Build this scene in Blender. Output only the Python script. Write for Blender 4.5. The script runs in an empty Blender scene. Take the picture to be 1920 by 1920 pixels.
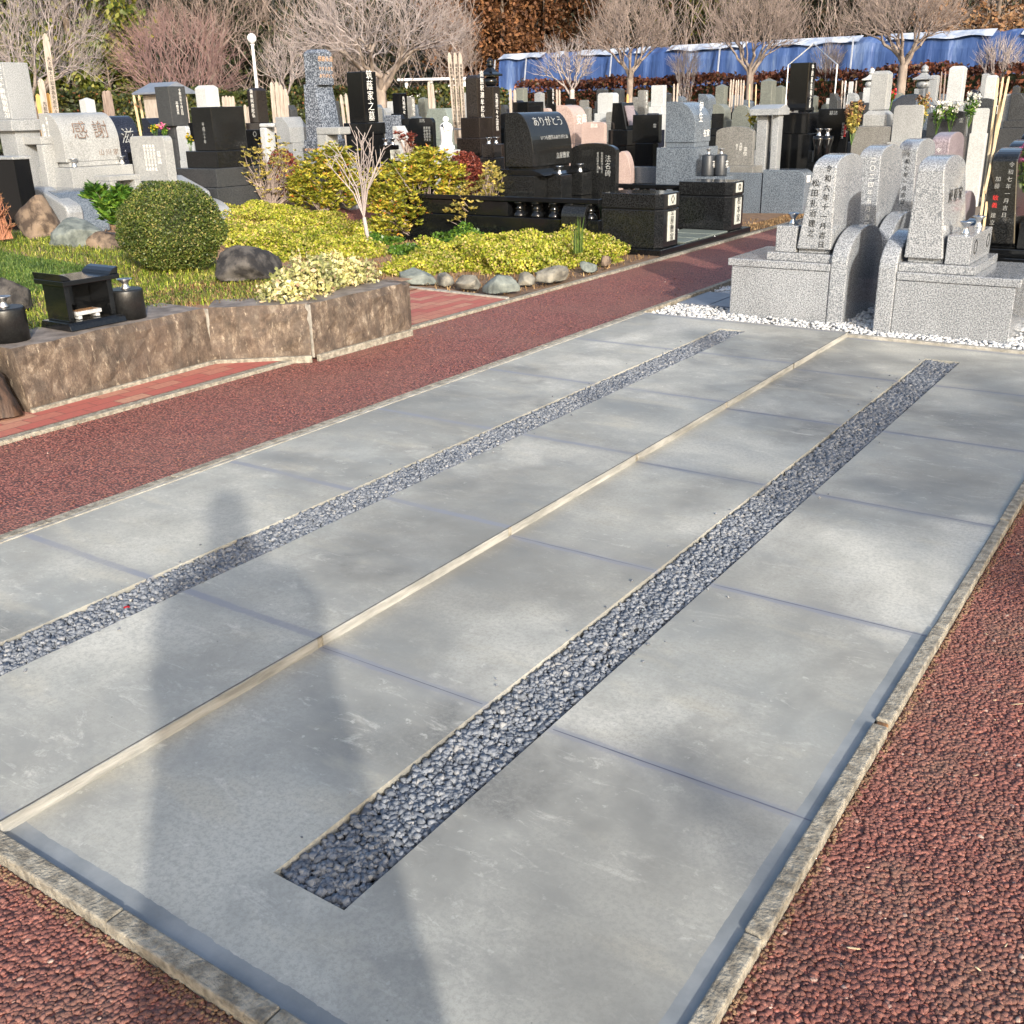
import bpy, math, random
import numpy as np
from mathutils import Vector, Matrix

random.seed(7)
RNG = np.random.default_rng(7)
S = bpy.context.scene
COL = S.collection
R = math.radians

# ------------------------------------------------------------------ camera, sky, sun, exposure
CAM_H = 1.5
FPX = 1924.73
PITCH, ROLL, YAW = R(21.433), R(-1.362), R(34.682)
FW = Vector((-math.sin(YAW) * math.cos(PITCH), math.cos(YAW) * math.cos(PITCH), -math.sin(PITCH)))
_r = Vector((math.cos(YAW), math.sin(YAW), 0)); _u = _r.cross(FW)
RT = _r * math.cos(ROLL) + _u * math.sin(ROLL)
UP = -_r * math.sin(ROLL) + _u * math.cos(ROLL)
cd = bpy.data.cameras.new('camera'); cam = bpy.data.objects.new('camera', cd); COL.objects.link(cam)
cd.sensor_width = 36; cd.lens = FPX / 1920 * 36; cd.clip_end = 600; cd.clip_start = 0.02
M = Matrix((RT, UP, -FW)).transposed().to_4x4(); M.translation = Vector((0, 0, CAM_H)); cam.matrix_world = M
S.camera = cam

SUN_EL, SUN_AZ = R(20.5), math.atan2(0.777, -0.63)      # azimuth clockwise from +Y
W = bpy.data.worlds.new('World'); S.world = W; W.use_nodes = True
nt = W.node_tree; bg = nt.nodes['Background']
sky = nt.nodes.new('ShaderNodeTexSky'); sky.sky_type = 'NISHITA'; sky.sun_disc = False
sky.sun_elevation = SUN_EL; sky.sun_rotation = SUN_AZ; sky.air_density = 1.0; sky.dust_density = 3.4; sky.ozone_density = 0.8
nt.links.new(sky.outputs[0], bg.inputs[0]); bg.inputs[1].default_value = 0.15
sl = bpy.data.lights.new('sun', 'SUN'); sl.energy = 2.75; sl.angle = R(1.0); sl.color = (1.0, 0.94, 0.85)
so = bpy.data.objects.new('sun', sl); COL.objects.link(so)
sdir = Vector((math.sin(SUN_AZ) * math.cos(SUN_EL), math.cos(SUN_AZ) * math.cos(SUN_EL), math.sin(SUN_EL)))
so.rotation_euler = (-sdir).to_track_quat('-Z', 'Y').to_euler(); so.location = sdir * 30
S.view_settings.view_transform = 'Standard'; S.view_settings.look = 'None'
S.view_settings.exposure = 1.07; S.view_settings.gamma = 1.0
try: S.view_settings.use_curve_mapping = False
except Exception: pass

# ------------------------------------------------------------------ measuring helpers (photo pixel -> place)
def _ray(px, py): return FW * FPX + RT * (px - 960) - UP * (py - 960)
def gp(px, py, z=0.0):
    d = _ray(px, py); t = (z - CAM_H) / d.z
    return Vector((d.x * t, d.y * t, z))
def at(px, py, d):
    v = _ray(px, py); v *= d / math.hypot(v.x, v.y); v.z += CAM_H; return v
def pxm(px, py, d):                                    # pixels per metre there
    v = at(px, py, d) - Vector((0, 0, CAM_H)); return FPX / v.dot(FW)
def head(px, py, d):
    v = at(px, py, d); return math.atan2(-v.x, v.y)

# ------------------------------------------------------------------ materials
def newmat(name):
    m = bpy.data.materials.new(name); m.use_nodes = True
    t = m.node_tree; b = t.nodes['Principled BSDF']
    return m, t, b
def node(t, typ, **kw):
    n = t.nodes.new(typ)
    for k, v in kw.items(): setattr(n, k, v)
    return n
def c4(c): return (c[0], c[1], c[2], 1)
def coords(t, scale=(1, 1, 1), rot=(0, 0, 0)):
    g = node(t, 'ShaderNodeNewGeometry'); mp = node(t, 'ShaderNodeMapping')
    mp.inputs['Scale'].default_value = scale; mp.inputs['Rotation'].default_value = rot
    t.links.new(g.outputs['Position'], mp.inputs[0]); return mp.outputs[0]
def noise(t, vec, scale, detail=3, rough=.55, dist=0.0):
    n = node(t, 'ShaderNodeTexNoise'); n.inputs['Scale'].default_value = scale
    n.inputs['Detail'].default_value = detail; n.inputs['Roughness'].default_value = rough; n.inputs['Distortion'].default_value = dist
    t.links.new(vec, n.inputs['Vector']); return n.outputs['Fac']
def voro(t, vec, scale, feat='F1', out='Distance', rnd=1.0):
    n = node(t, 'ShaderNodeTexVoronoi', feature=feat); n.inputs['Scale'].default_value = scale
    n.inputs['Randomness'].default_value = rnd
    t.links.new(vec, n.inputs['Vector']); return n.outputs[out]
def ramp(t, fac, stops, interp='LINEAR'):
    n = node(t, 'ShaderNodeValToRGB'); cr = n.color_ramp; cr.interpolation = interp
    while len(cr.elements) < len(stops): cr.elements.new(.5)
    for e, (p, c) in zip(cr.elements, stops): e.position = p; e.color = c4(c)
    t.links.new(fac, n.inputs[0]); return n.outputs[0]
def mix(t, fac, a, b, mode='MIX'):
    n = node(t, 'ShaderNodeMix', data_type='RGBA', blend_type=mode)
    for i, v in ((0, fac), (6, a), (7, b)):
        if hasattr(v, 'default_value') or isinstance(v, bpy.types.NodeSocket): t.links.new(v, n.inputs[i])
        else: n.inputs[i].default_value = v if i == 0 else c4(v)
    return n.outputs[2]
def bump(t, b, h, strength=.5, dist=.01):
    n = node(t, 'ShaderNodeBump'); n.inputs['Strength'].default_value = strength; n.inputs['Distance'].default_value = dist
    t.links.new(h, n.inputs['Height']); t.links.new(n.outputs[0], b.inputs['Normal'])
def setc(t, b, c):
    if isinstance(c, bpy.types.NodeSocket): t.links.new(c, b.inputs['Base Color'])
    else: b.inputs['Base Color'].default_value = c4(c)
G3 = lambda v: (v, v, v)

def granite(name, lo, hi, scale=75, rough=.32, p=(.42, .58), dirt=.12):
    m, t, b = newmat(name); v = coords(t)
    c = ramp(t, noise(t, v, scale, 2, .7), [(p[0], lo), (p[1], hi)])
    mid = tuple((lo[i] + hi[i]) * .5 for i in range(3))
    c = mix(t, ramp(t, noise(t, v, scale * 2.4, 1), [(.35, G3(0)), (.7, G3(.5))]), c, tuple(x * .6 for x in mid))
    d = ramp(t, noise(t, coords(t, (1, 1, .45)), 3.2, 5, .65), [(.35, G3(1 - dirt * 1.6)), (.65, G3(1))])
    c = mix(t, 1.0, c, d, 'MULTIPLY')
    setc(t, b, c); b.inputs['Roughness'].default_value = rough
    bump(t, b, noise(t, v, 140, 2), .06, .003)
    return m
def plain(name, c1, c2, scale=6, rough=.6, bs=.2, bscale=60, metal=0, stretch=(1, 1, 1), spec=.5, detail=5, p=(.36, .64)):
    m, t, b = newmat(name); v = coords(t, stretch)
    setc(t, b, ramp(t, noise(t, v, scale, detail, .6), [(p[0], c1), (p[1], c2)]))
    b.inputs['Roughness'].default_value = rough; b.inputs['Metallic'].default_value = metal
    b.inputs['Specular IOR Level'].default_value = spec
    if bs: bump(t, b, noise(t, v, bscale, 4), bs, .006)
    return m
def leafm(name, stops, rough=.55, trans=.0):
    m, t, b = newmat(name); g = node(t, 'ShaderNodeNewGeometry')
    c = ramp(t, g.outputs['Random Per Island'], stops)
    n = ramp(t, noise(t, coords(t), 4.5, 5), [(.34, (.55, .60, .6)), (.66, (1.22, 1.15, 1.1))])
    c = mix(t, 1.0, c, n, 'MULTIPLY')
    setc(t, b, c); b.inputs['Roughness'].default_value = rough; b.inputs['Specular IOR Level'].default_value = .35
    if trans:
        tr = node(t, 'ShaderNodeBsdfTranslucent'); t.links.new(c, tr.inputs[0])
        ms = node(t, 'ShaderNodeMixShader'); ms.inputs[0].default_value = trans
        t.links.new(b.outputs[0], ms.inputs[1]); t.links.new(tr.outputs[0], ms.inputs[2])
        t.links.new(ms.outputs[0], t.nodes['Material Output'].inputs[0])
    return m

MT = {}
MT['granite'] = granite('light_granite', (.115, .13, .15), (.47, .49, .515), 118, .13, (.40, .60))
MT['granite_smooth'] = granite('fine_grey_granite', (.20, .215, .23), (.38, .40, .42), 95, .3)
MT['granite_pale'] = granite('pale_granite', (.24, .25, .255), (.40, .415, .42), 80, .3)
MT['granite_white'] = granite('white_granite', (.38, .40, .41), (.56, .58, .59), 80, .4, dirt=.08)
MT['granite_blue'] = granite('blue_grey_granite', (.055, .072, .095), (.20, .235, .28), 90, .12)
MT['granite_dim'] = granite('warm_grey_granite', (.12, .12, .115), (.27, .27, .26), 85, .35)
MT['granite_olive'] = granite('olive_grey_granite', (.11, .12, .105), (.22, .235, .21), 85, .35)
MT['granite_green'] = granite('green_grey_granite', (.17, .20, .18), (.28, .32, .29), 60, .3)
MT['granite_speck'] = granite('speckled_blue_granite', (.035, .045, .065), (.34, .38, .45), 42, .2, (.45, .64))
MT['granite_rose'] = granite('rose_granite', (.36, .26, .235), (.56, .45, .41), 80, .35)
MT['granite_mauve'] = granite('mauve_granite', (.16, .13, .15), (.36, .31, .34), 80, .3)
MT['black'] = granite('polished_black_granite', (.003, .0035, .004), (.014, .015, .017), 110, .06, (.4, .75), dirt=.1)
MT['black_soft'] = granite('dark_speckled_granite', (.005, .0055, .006), (.034, .036, .038), 120, .09, (.45, .72), dirt=.1)
MT['charcoal'] = granite('charcoal_granite', (.024, .026, .030), (.075, .08, .086), 110, .15)
MT['brownblack'] = granite('brown_black_granite', (.011, .009, .008), (.032, .026, .024), 100, .12)
MT['black_honed'] = granite('honed_black_granite', (.006, .0065, .007), (.026, .027, .028), 120, .38, (.42, .75), dirt=.15)
MT['slate_honed'] = granite('honed_slate_granite', (.018, .022, .028), (.06, .07, .085), 120, .45, (.42, .75), dirt=.15)
MT['navy'] = granite('navy_black_granite', (.008, .010, .018), (.03, .035, .055), 100, .1)
MT['ink_black'] = plain('black_ink', (.012, .012, .012), (.02, .02, .02), 20, .6, 0)
MT['ink_white'] = plain('white_ink', (.72, .72, .70), (.8, .8, .78), 20, .7, 0)
MT['ink_red'] = plain('red_ink', (.55, .02, .02), (.65, .03, .03), 20, .6, 0)
MT['ink_gold'] = plain('gold_ink', (.52, .30, .14), (.6, .36, .18), 20, .5, 0)
MT['ink_silver'] = plain('silver_ink', (.26, .27, .27), (.36, .375, .375), 20, .5, 0)
MT['ink_brown'] = plain('brown_ink', (.13, .085, .06), (.18, .12, .09), 20, .7, 0)
MT['steel'] = plain('brushed_steel', (.62, .62, .62), (.74, .74, .73), 30, .24, .05, 90, metal=1)
MT['alu'] = plain('dull_aluminium', (.5, .5, .5), (.62, .62, .62), 30, .42, .05, 90, metal=1)
MT['plate'] = plain('pale_name_plate', (.42, .43, .38), (.50, .50, .46), 30, .5, .1)
MT['wood_grey'] = plain('weathered_board', (.30, .25, .21), (.46, .41, .36), 5, .85, .4, 40, stretch=(9, 9, 1))
MT['wood_dark'] = plain('old_dark_board', (.16, .12, .10), (.30, .24, .21), 5, .85, .4, 40, stretch=(9, 9, 1))
MT['wood_new'] = plain('fresh_yellow_board', (.58, .33, .10), (.70, .42, .15), 5, .75, .3, 40, stretch=(9, 9, 1))
MT['bamboo'] = plain('pale_stick', (.50, .38, .22), (.66, .53, .34), 5, .7, .3, 40, stretch=(9, 9, 1))
MT['faded_strip'] = plain('faded_strip', (.22, .28, .40), (.50, .54, .60), 3, .6, .1)
MT['white_paint'] = plain('white_paint', (.72, .73, .74), (.80, .80, .80), 6, .4, .05)
MT['pipe'] = plain('galvanised_pipe', (.42, .44, .47), (.55, .57, .60), 10, .4, 0, metal=.6)
MT['bark'] = plain('pale_bark', (.15, .12, .10), (.29, .24, .205), 9, .85, .6, 30, stretch=(1, 1, .4))
MT['bark_dark'] = plain('dark_bark', (.085, .065, .05), (.19, .15, .12), 9, .9, .6, 30, stretch=(1, 1, .4))
MT['bark_white'] = plain('whitish_bark', (.34, .31, .28), (.52, .48, .44), 9, .85, .5, 30)
MT['twig'] = plain('brown_twigs', (.165, .13, .115), (.31, .25, .22), 4, .85, 0)
MT['twig_pink'] = plain('reddish_twigs', (.20, .12, .115), (.31, .20, .185), 3, .85, 0)
MT['twig_pale'] = plain('pale_twigs', (.235, .20, .195), (.39, .345, .335), 3, .85, 0)
MT['rust_twig'] = plain('rust_twigs', (.20, .085, .05), (.36, .16, .09), 5, .85, 0)
MT['cloth'] = plain('dark_coat_cloth', (.03, .032, .04), (.05, .052, .06), 30, .9, .2)
MT['skin'] = plain('skin', (.50, .33, .25), (.56, .38, .29), 20, .55, .05)
MT['hair'] = plain('dark_hair', (.02, .016, .014), (.035, .028, .024), 40, .6, .2)

def m_concrete():
    m, t, b = newmat('slab_concrete'); v = coords(t)
    big = noise(t, coords(t, (1, .9, 1), (0, 0, .5)), 1.3, 5, .55, .2)
    c = ramp(t, big, [(.33, (.250, .246, .218)), (.45, (.345, .340, .302)), (.54, (.410, .404, .356)), (.66, (.485, .476, .420))])
    st = noise(t, coords(t, (1.0, 1.8, 1), (0, 0, .35)), 2.0, 8, .66, .5)
    c = mix(t, ramp(t, st, [(.36, G3(.55)), (.49, G3(0))]), c, (.230, .228, .205))
    c = mix(t, ramp(t, noise(t, v, .85, 6, .60, .3), [(.37, G3(.88)), (.50, G3(0))]), c, (.150, .148, .135))
    c = mix(t, ramp(t, noise(t, coords(t, (1, 1, 1), (0, 0, 2.1)), 1.1, 7, .60, .3), [(.52, G3(0)), (.63, G3(.75))]), c, (.57, .555, .49))
    c = mix(t, ramp(t, noise(t, coords(t, (1.2, 3, 1), (0, 0, -.3)), 5.6, 10, .76, .6), [(.56, G3(0)), (.66, G3(.65))]), c, (.60, .585, .52))
    c = mix(t, ramp(t, noise(t, coords(t, (1, 1, 1), (0, 0, 1.1)), .9, 4, .6), [(.50, G3(0)), (.64, G3(.45))]), c, (.255, .272, .262))
    c = mix(t, ramp(t, noise(t, coords(t, (.8, 2.2, 1), (0, 0, .6)), 3.1, 5), [(.56, G3(0)), (.68, G3(.5))]), c, (.46, .43, .345))
    scr = noise(t, coords(t, (2.2, 26, 1), (0, 0, .9)), 2.0, 6, .6, 1.2)
    c = mix(t, ramp(t, scr, [(.66, G3(0)), (.72, G3(.35))]), c, (.58, .57, .51))
    c = mix(t, ramp(t, noise(t, v, 70, 5, .85), [(.42, G3(.55)), (.54, G3(0))]), c, (.275, .272, .245))
    c = mix(t, ramp(t, noise(t, v, 26, 3, .7), [(.64, G3(0)), (.72, G3(.5))]), c, (.60, .59, .53))
    c = mix(t, ramp(t, voro(t, v, 11), [(.014, G3(.85)), (.03, G3(0))]), c, (.10, .10, .095))
    c = mix(t, ramp(t, noise(t, v, .55, 5, .58, .4), [(.40, G3(.62)), (.52, G3(0))]), c, (.165, .163, .148))
    def mth(op, a_, b_=None):
        n_ = node(t, 'ShaderNodeMath', operation=op)
        for k_, x_ in ((0, a_), (1, b_)):
            if x_ is None: continue
            if isinstance(x_, bpy.types.NodeSocket): t.links.new(x_, n_.inputs[k_])
            else: n_.inputs[k_].default_value = x_
        return n_.outputs[0]
    sp = node(t, 'ShaderNodeSeparateXYZ'); t.links.new(v, sp.inputs[0])
    wob = mth('MULTIPLY', mth('SUBTRACT', noise(t, v, 9, 5, .7), .5), .026)
    y_ = mth('ADD', sp.outputs[1], wob); x_ = mth('ADD', sp.outputs[0], mth('MULTIPLY', wob, .5))
    q_ = mth('ABSOLUTE', mth('SUBTRACT', mth('FRACT', mth('ADD', mth('DIVIDE', mth('SUBTRACT', y_, 1.921), 1.0135), .5)), .5))
    fade = ramp(t, noise(t, v, 2.3, 5, .6), [(.36, G3(.45)), (.60, G3(1))])
    jm = mix(t, 1.0, ramp(t, q_, [(.011, G3(.85)), (.020, G3(0))]), fade, 'MULTIPLY')
    c = mix(t, jm, c, (.20, .215, .265))
    c = mix(t, ramp(t, q_, [(.030, G3(.28)), (.060, G3(0))]), c, (.24, .24, .235))
    bx_ = mth('MULTIPLY', mth('GREATER_THAN', x_, -.572), mth('LESS_THAN', sp.outputs[1], 2.95))
    by_ = mth('MULTIPLY', mth('LESS_THAN', mth('ADD', y_, mth('MULTIPLY', sp.outputs[0], .012)), .93), mth('GREATER_THAN', sp.outputs[0], -2.05))
    c = mix(t, mth('MULTIPLY', mth('MAXIMUM', bx_, by_), .85), c, ramp(t, noise(t, v, 6, 5), [(.38, (.16, .178, .19)), (.62, (.265, .282, .29))]))
    setc(t, b, c)
    rr = ramp(t, st, [(.3, G3(.38)), (.6, G3(.62))]); t.links.new(rr, b.inputs['Roughness'])
    bump(t, b, noise(t, v, 120, 6, .7), .12, .004)
    return m
MT['concrete'] = m_concrete()
MT['step_face'] = plain('cast_step_face', (.20, .20, .185), (.37, .365, .34), 16, .85, .5, 80, stretch=(1, .3, 2))
MT['kerb'] = plain('rough_kerb_concrete', (.155, .14, .112), (.33, .305, .25), 34, .95, 1.0, 110, p=(.38, .62))
MT['kerb_pale'] = plain('pale_kerb_concrete', (.21, .20, .175), (.37, .355, .315), 18, .9, .7, 110)
MT['joint'] = plain('blue_grey_joint', (.24, .25, .275), (.38, .385, .40), 9, .65, .1, detail=8)
MT['joint_line'] = plain('dark_joint_line', (.10, .11, .15), (.15, .16, .20), 7, .7, 0)
MT['wetband'] = plain('blue_grey_mortar_band', (.135, .155, .175), (.235, .26, .285), 7, .95, .25, 60, detail=8, p=(.38, .62))
MT['stain'] = plain('rusty_brown_stain', (.10, .05, .02), (.36, .19, .08), 40, .8, .3)
MT['soil'] = plain('brown_soil', (.10, .058, .035), (.20, .125, .075), 9, .95, 1.0, 40)
MT['litter'] = plain('dry_grass_litter', (.18, .10, .06), (.36, .23, .14), 16, .95, 1.0, 60, stretch=(1, 3, 1))
MT['ground'] = plain('ground_earth', (.10, .08, .06), (.22, .18, .14), 1.5, .95, .5, 20)
MT['hill'] = plain('wooded_hill_ground', (.016, .016, .011), (.04, .034, .022), .5, 1, .8, 2)
MT['stone_top'] = plain('worn_slate_coping', (.10, .085, .075), (.235, .205, .185), 9, .75, .6, 30)
MT['tile_dark'] = plain('blue_grey_tile', (.12, .14, .18), (.17, .19, .23), 8, .35, .05)

def m_wallstone():
    m, t, b = newmat('brown_cleft_stone'); v = coords(t, (1, 1, .75))
    c = ramp(t, noise(t, v, 13, 9, .76), [(.35, (.032, .023, .017)), (.47, (.080, .057, .041)), (.55, (.135, .100, .072)), (.68, (.32, .27, .21))])
    c = mix(t, ramp(t, noise(t, v, 2.2, 3), [(.45, G3(0)), (.7, G3(.6))]), c, (.12, .085, .065))
    c = mix(t, ramp(t, noise(t, coords(t, (1, 1, .3)), 30, 6, .8), [(.57, G3(0)), (.68, G3(.7))]), c, (.50, .42, .32))
    c = mix(t, ramp(t, noise(t, coords(t, (6, 6, .6)), 2.2, 5, .6), [(.46, G3(0)), (.60, G3(.55))]), c, (.055, .043, .034))
    setc(t, b, c); b.inputs['Roughness'].default_value = .75
    bump(t, b, noise(t, v, 22, 8, .7), .8, .015); return m
MT['wallstone'] = m_wallstone()

def m_redpath():
    m, t, b = newmat('red_rubber_asphalt'); v = coords(t)
    col = voro(t, v, 85, out='Color')
    g = node(t, 'ShaderNodeSeparateColor'); t.links.new(col, g.inputs[0])
    c = ramp(t, g.outputs[0], [(0, (.22, .066, .050)), (.5, (.34, .108, .080)), (1, (.46, .19, .145))])
    d = voro(t, v, 85)
    c = mix(t, ramp(t, d, [(.42, G3(0)), (.62, G3(.88))]), c, (.055, .018, .016))
    c = mix(t, ramp(t, noise(t, v, 1.1, 7, .65), [(.42, G3(0)), (.60, G3(.35))]), c, (.25, .125, .09))
    setc(t, b, c); b.inputs['Roughness'].default_value = .62
    inv = node(t, 'ShaderNodeMath', operation='SUBTRACT'); inv.inputs[0].default_value = 1; t.links.new(d, inv.inputs[1])
    bump(t, b, inv.outputs[0], 1.0, .012); return m
MT['redpath'] = m_redpath()
def m_pebble_red():
    m, t, b = newmat('red_pebble'); g = node(t, 'ShaderNodeNewGeometry')
    c = ramp(t, g.outputs['Random Per Island'], [(0, (.105, .042, .036)), (.45, (.165, .064, .053)), (.8, (.215, .086, .071)), (.985, (.27, .12, .095)), (1, (.42, .33, .28))])
    c = mix(t, ramp(t, noise(t, coords(t), 260, 3), [(.4, G3(0)), (.7, G3(.45))]), c, (.13, .05, .038))
    c = mix(t, ramp(t, noise(t, coords(t), 2.2, 6, .65), [(.45, G3(0)), (.62, G3(.55))]), c, (.15, .095, .07))
    setc(t, b, c); b.inputs['Roughness'].default_value = .9; return m
MT['pebble_red'] = m_pebble_red()
def m_gravel(name, stops, rough=.8):
    m, t, b = newmat(name); g = node(t, 'ShaderNodeNewGeometry')
    c = ramp(t, g.outputs['Random Per Island'], stops)
    c = mix(t, ramp(t, noise(t, coords(t), 120, 4), [(.35, G3(.35)), (.6, G3(0))]), c, tuple(x * .6 for x in stops[0][1]))
    setc(t, b, c); b.inputs['Roughness'].default_value = rough
    bump(t, b, noise(t, coords(t), 200, 3), .3, .003); return m
MT['gravel'] = m_gravel('crushed_grey_stone', [(0, (.115, .130, .155)), (.4, (.175, .195, .228)), (.9, (.245, .262, .29)), (1, (.31, .305, .295))], .9)
MT['pebble_white'] = m_gravel('white_pebble', [(0, (.42, .43, .44)), (.6, (.60, .61, .62)), (1, (.70, .70, .69))], .45)
def m_brick():
    m, t, b = newmat('red_paving_brick'); v = coords(t, (1, 1, 1), (0, 0, R(90)))
    n = node(t, 'ShaderNodeTexBrick'); t.links.new(v, n.inputs[0])
    for k, val in (('Scale', 1.0), ('Mortar Size', .0035), ('Mortar Smooth', .2), ('Bias', -.35), ('Brick Width', .2), ('Row Height', .1)): n.inputs[k].default_value = val
    n.inputs['Color1'].default_value = (.37, .095, .075, 1); n.inputs['Color2'].default_value = (.46, .30, .19, 1); n.inputs['Mortar'].default_value = (.14, .055, .045, 1)
    c = mix(t, ramp(t, noise(t, coords(t), 40, 4), [(.35, G3(.4)), (.6, G3(0))]), n.outputs[0], (.24, .085, .07))
    setc(t, b, c); b.inputs['Roughness'].default_value = .85
    bump(t, b, noise(t, coords(t), 130, 3), .3, .004); return m
MT['brick'] = m_brick()
def m_tarp():
    m, t, b = newmat('blue_tarpaulin'); v = coords(t, (1, 1, .18))
    c = ramp(t, noise(t, v, 1.6, 6, .7), [(.36, (.02, .05, .165)), (.52, (.045, .09, .24)), (.62, (.11, .17, .33)), (.74, (.27, .33, .44))])
    setc(t, b, c); b.inputs['Roughness'].default_value = .42
    bump(t, b, noise(t, v, 2.2, 4), .8, .12); return m
MT['tarp'] = m_tarp()
MT['rock_grey'] = plain('grey_river_stone', (.085, .082, .072), (.235, .225, .19), 11, .8, 1.0, 40, p=(.36, .64), detail=8)
MT['rock_green'] = plain('green_blue_stone', (.07, .085, .082), (.19, .215, .20), 11, .75, 1.0, 40, p=(.36, .64), detail=8)
MT['rock_dark'] = plain('dark_garden_rock', (.018, .016, .016), (.075, .068, .062), 9, .75, 1.0, 35, p=(.42, .58), detail=8)
MT['rock_brown'] = plain('brown_garden_rock', (.055, .038, .028), (.19, .14, .10), 9, .8, 1.0, 35, p=(.42, .58), detail=8)
MT['rock_black'] = plain('black_cleft_rock', (.012, .008, .006), (.075, .045, .03), 6, .6, 1.0, 14, stretch=(3, 3, .5), p=(.42, .58), detail=8)

L = MT
L['lf_topiary'] = leafm('topiary_leaf', [(0, (.025, .045, .010)), (.4, (.065, .105, .020)), (.8, (.14, .175, .035)), (1, (.30, .26, .10))], .45, .15)
L['lf_yellow'] = leafm('golden_shrub_leaf', [(0, (.07, .10, .012)), (.35, (.25, .28, .03)), (.80, (.55, .50, .06)), (.97, (.58, .38, .08)), (1, (.60, .13, .04))], .45, .25)
L['lf_dry'] = leafm('thin_yellowing_leaf', [(0, (.12, .13, .04)), (.5, (.38, .32, .08)), (1, (.55, .44, .12))], .5, .2)
L['lf_cover'] = leafm('lime_groundcover_leaf', [(0, (.13, .20, .015)), (.35, (.36, .40, .03)), (.75, (.50, .47, .09)), (1, (.56, .42, .20))], .5, .25)
L['lf_green'] = leafm('fresh_green_leaf', [(0, (.02, .06, .01)), (.5, (.06, .15, .02)), (1, (.19, .30, .04))], .35, .2)
L['lf_cream'] = leafm('cream_edged_leaf', [(0, (.22, .24, .08)), (.4, (.52, .52, .22)), (.85, (.66, .62, .36)), (1, (.42, .24, .17))], .5, .2)
L['lf_grass'] = leafm('grass_blade', [(0, (.10, .17, .020)), (.45, (.25, .34, .04)), (.8, (.48, .50, .08)), (1, (.52, .46, .18))], .5, .25)
L['lf_turf'] = leafm('turf_blade', [(0, (.045, .09, .02)), (.6, (.09, .17, .035)), (1, (.20, .26, .06))], .5, .25)
L['lf_straw'] = leafm('straw_blade', [(0, (.18, .10, .05)), (.5, (.36, .22, .10)), (1, (.52, .36, .18))], .6, .15)
L['lf_red'] = leafm('red_azalea_leaf', [(0, (.07, .012, .010)), (.6, (.17, .035, .025)), (1, (.28, .08, .05))], .5, .1)
L['lf_hedge'] = leafm('hedge_leaf', [(0, (.02, .03, .010)), (.6, (.06, .08, .022)), (.9, (.12, .12, .03)), (1, (.26, .09, .05))], .45, .1)
L['lf_hedge_red'] = leafm('bronze_hedge_leaf', [(0, (.045, .018, .012)), (.6, (.12, .040, .024)), (.9, (.21, .075, .04)), (1, (.08, .08, .02))], .5, .1)
L['lf_cedar'] = leafm('browned_cedar_foliage', [(0, (.05, .022, .012)), (.5, (.14, .062, .028)), (1, (.24, .115, .048))], .7, .1)
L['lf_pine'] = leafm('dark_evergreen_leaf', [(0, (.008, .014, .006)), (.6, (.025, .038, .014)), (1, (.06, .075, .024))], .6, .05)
L['lf_ever'] = leafm('yellow_evergreen_leaf', [(0, (.03, .05, .01)), (.5, (.09, .12, .02)), (1, (.22, .21, .035))], .5, .1)
L['lf_wood'] = leafm('mixed_wood_leaf', [(0, (.010, .012, .007)), (.5, (.030, .032, .016)), (.8, (.075, .045, .028)), (1, (.14, .085, .045))], .7, .05)
L['lf_orange'] = leafm('orange_winter_leaf', [(0, (.12, .06, .03)), (.6, (.27, .145, .07)), (1, (.36, .22, .11))], .6, .1)
L['fl_white'] = leafm('white_petal', [(0, (.6, .6, .55)), (1, (.8, .8, .76))], .5, .2)
L['fl_yellow'] = leafm('yellow_petal', [(0, (.5, .33, .03)), (1, (.75, .6, .05))], .5, .2)
L['fl_pink'] = leafm('pink_petal', [(0, (.5, .08, .22)), (1, (.72, .25, .45))], .5, .2)
L['fl_red'] = leafm('red_petal', [(0, (.4, .01, .02)), (1, (.6, .03, .04))], .5, .2)

# ------------------------------------------------------------------ objects
def tag(o, label=None, cat=None, group=None, kind=None):
    if label: o['label'] = label
    if cat: o['category'] = cat
    if group: o['group'] = group
    if kind: o['kind'] = kind
    return o
def thing(name, label, cat, loc=(0, 0, 0), rz=0.0, group=None):
    o = bpy.data.objects.new(name, None); o.empty_display_size = .1; COL.objects.link(o)
    o.location = loc; o.rotation_euler = (0, 0, rz); tag(o, label, cat, group); return o
def raw(name, V, F, mat, parent=None, smooth=False, loc=None):
    V = np.asarray(V, dtype=np.float32); me = bpy.data.meshes.new(name)
    if isinstance(F, np.ndarray):
        n, k = F.shape
        me.vertices.add(len(V)); me.vertices.foreach_set('co', V.ravel())
        me.loops.add(n * k); me.loops.foreach_set('vertex_index', F.astype(np.int32).ravel())
        me.polygons.add(n); me.polygons.foreach_set('loop_start', np.arange(0, n * k, k, dtype=np.int32))
        try: me.polygons.foreach_set('loop_total', np.full(n, k, dtype=np.int32))
        except Exception: pass
        me.update(calc_edges=True)
    else:
        me.from_pydata([tuple(map(float, v)) for v in V], [], F)
    if smooth: me.polygons.foreach_set('use_smooth', np.ones(len(me.polygons), dtype=bool))
    me.validate(); me.materials.append(mat)
    o = bpy.data.objects.new(name, me); COL.objects.link(o)
    if parent: o.parent = parent
    if loc: o.location = loc
    return o
def struct(name, V, F, mat, **kw):
    o = raw(name, V, F, mat, **kw); o['kind'] = 'structure'; return o
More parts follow.
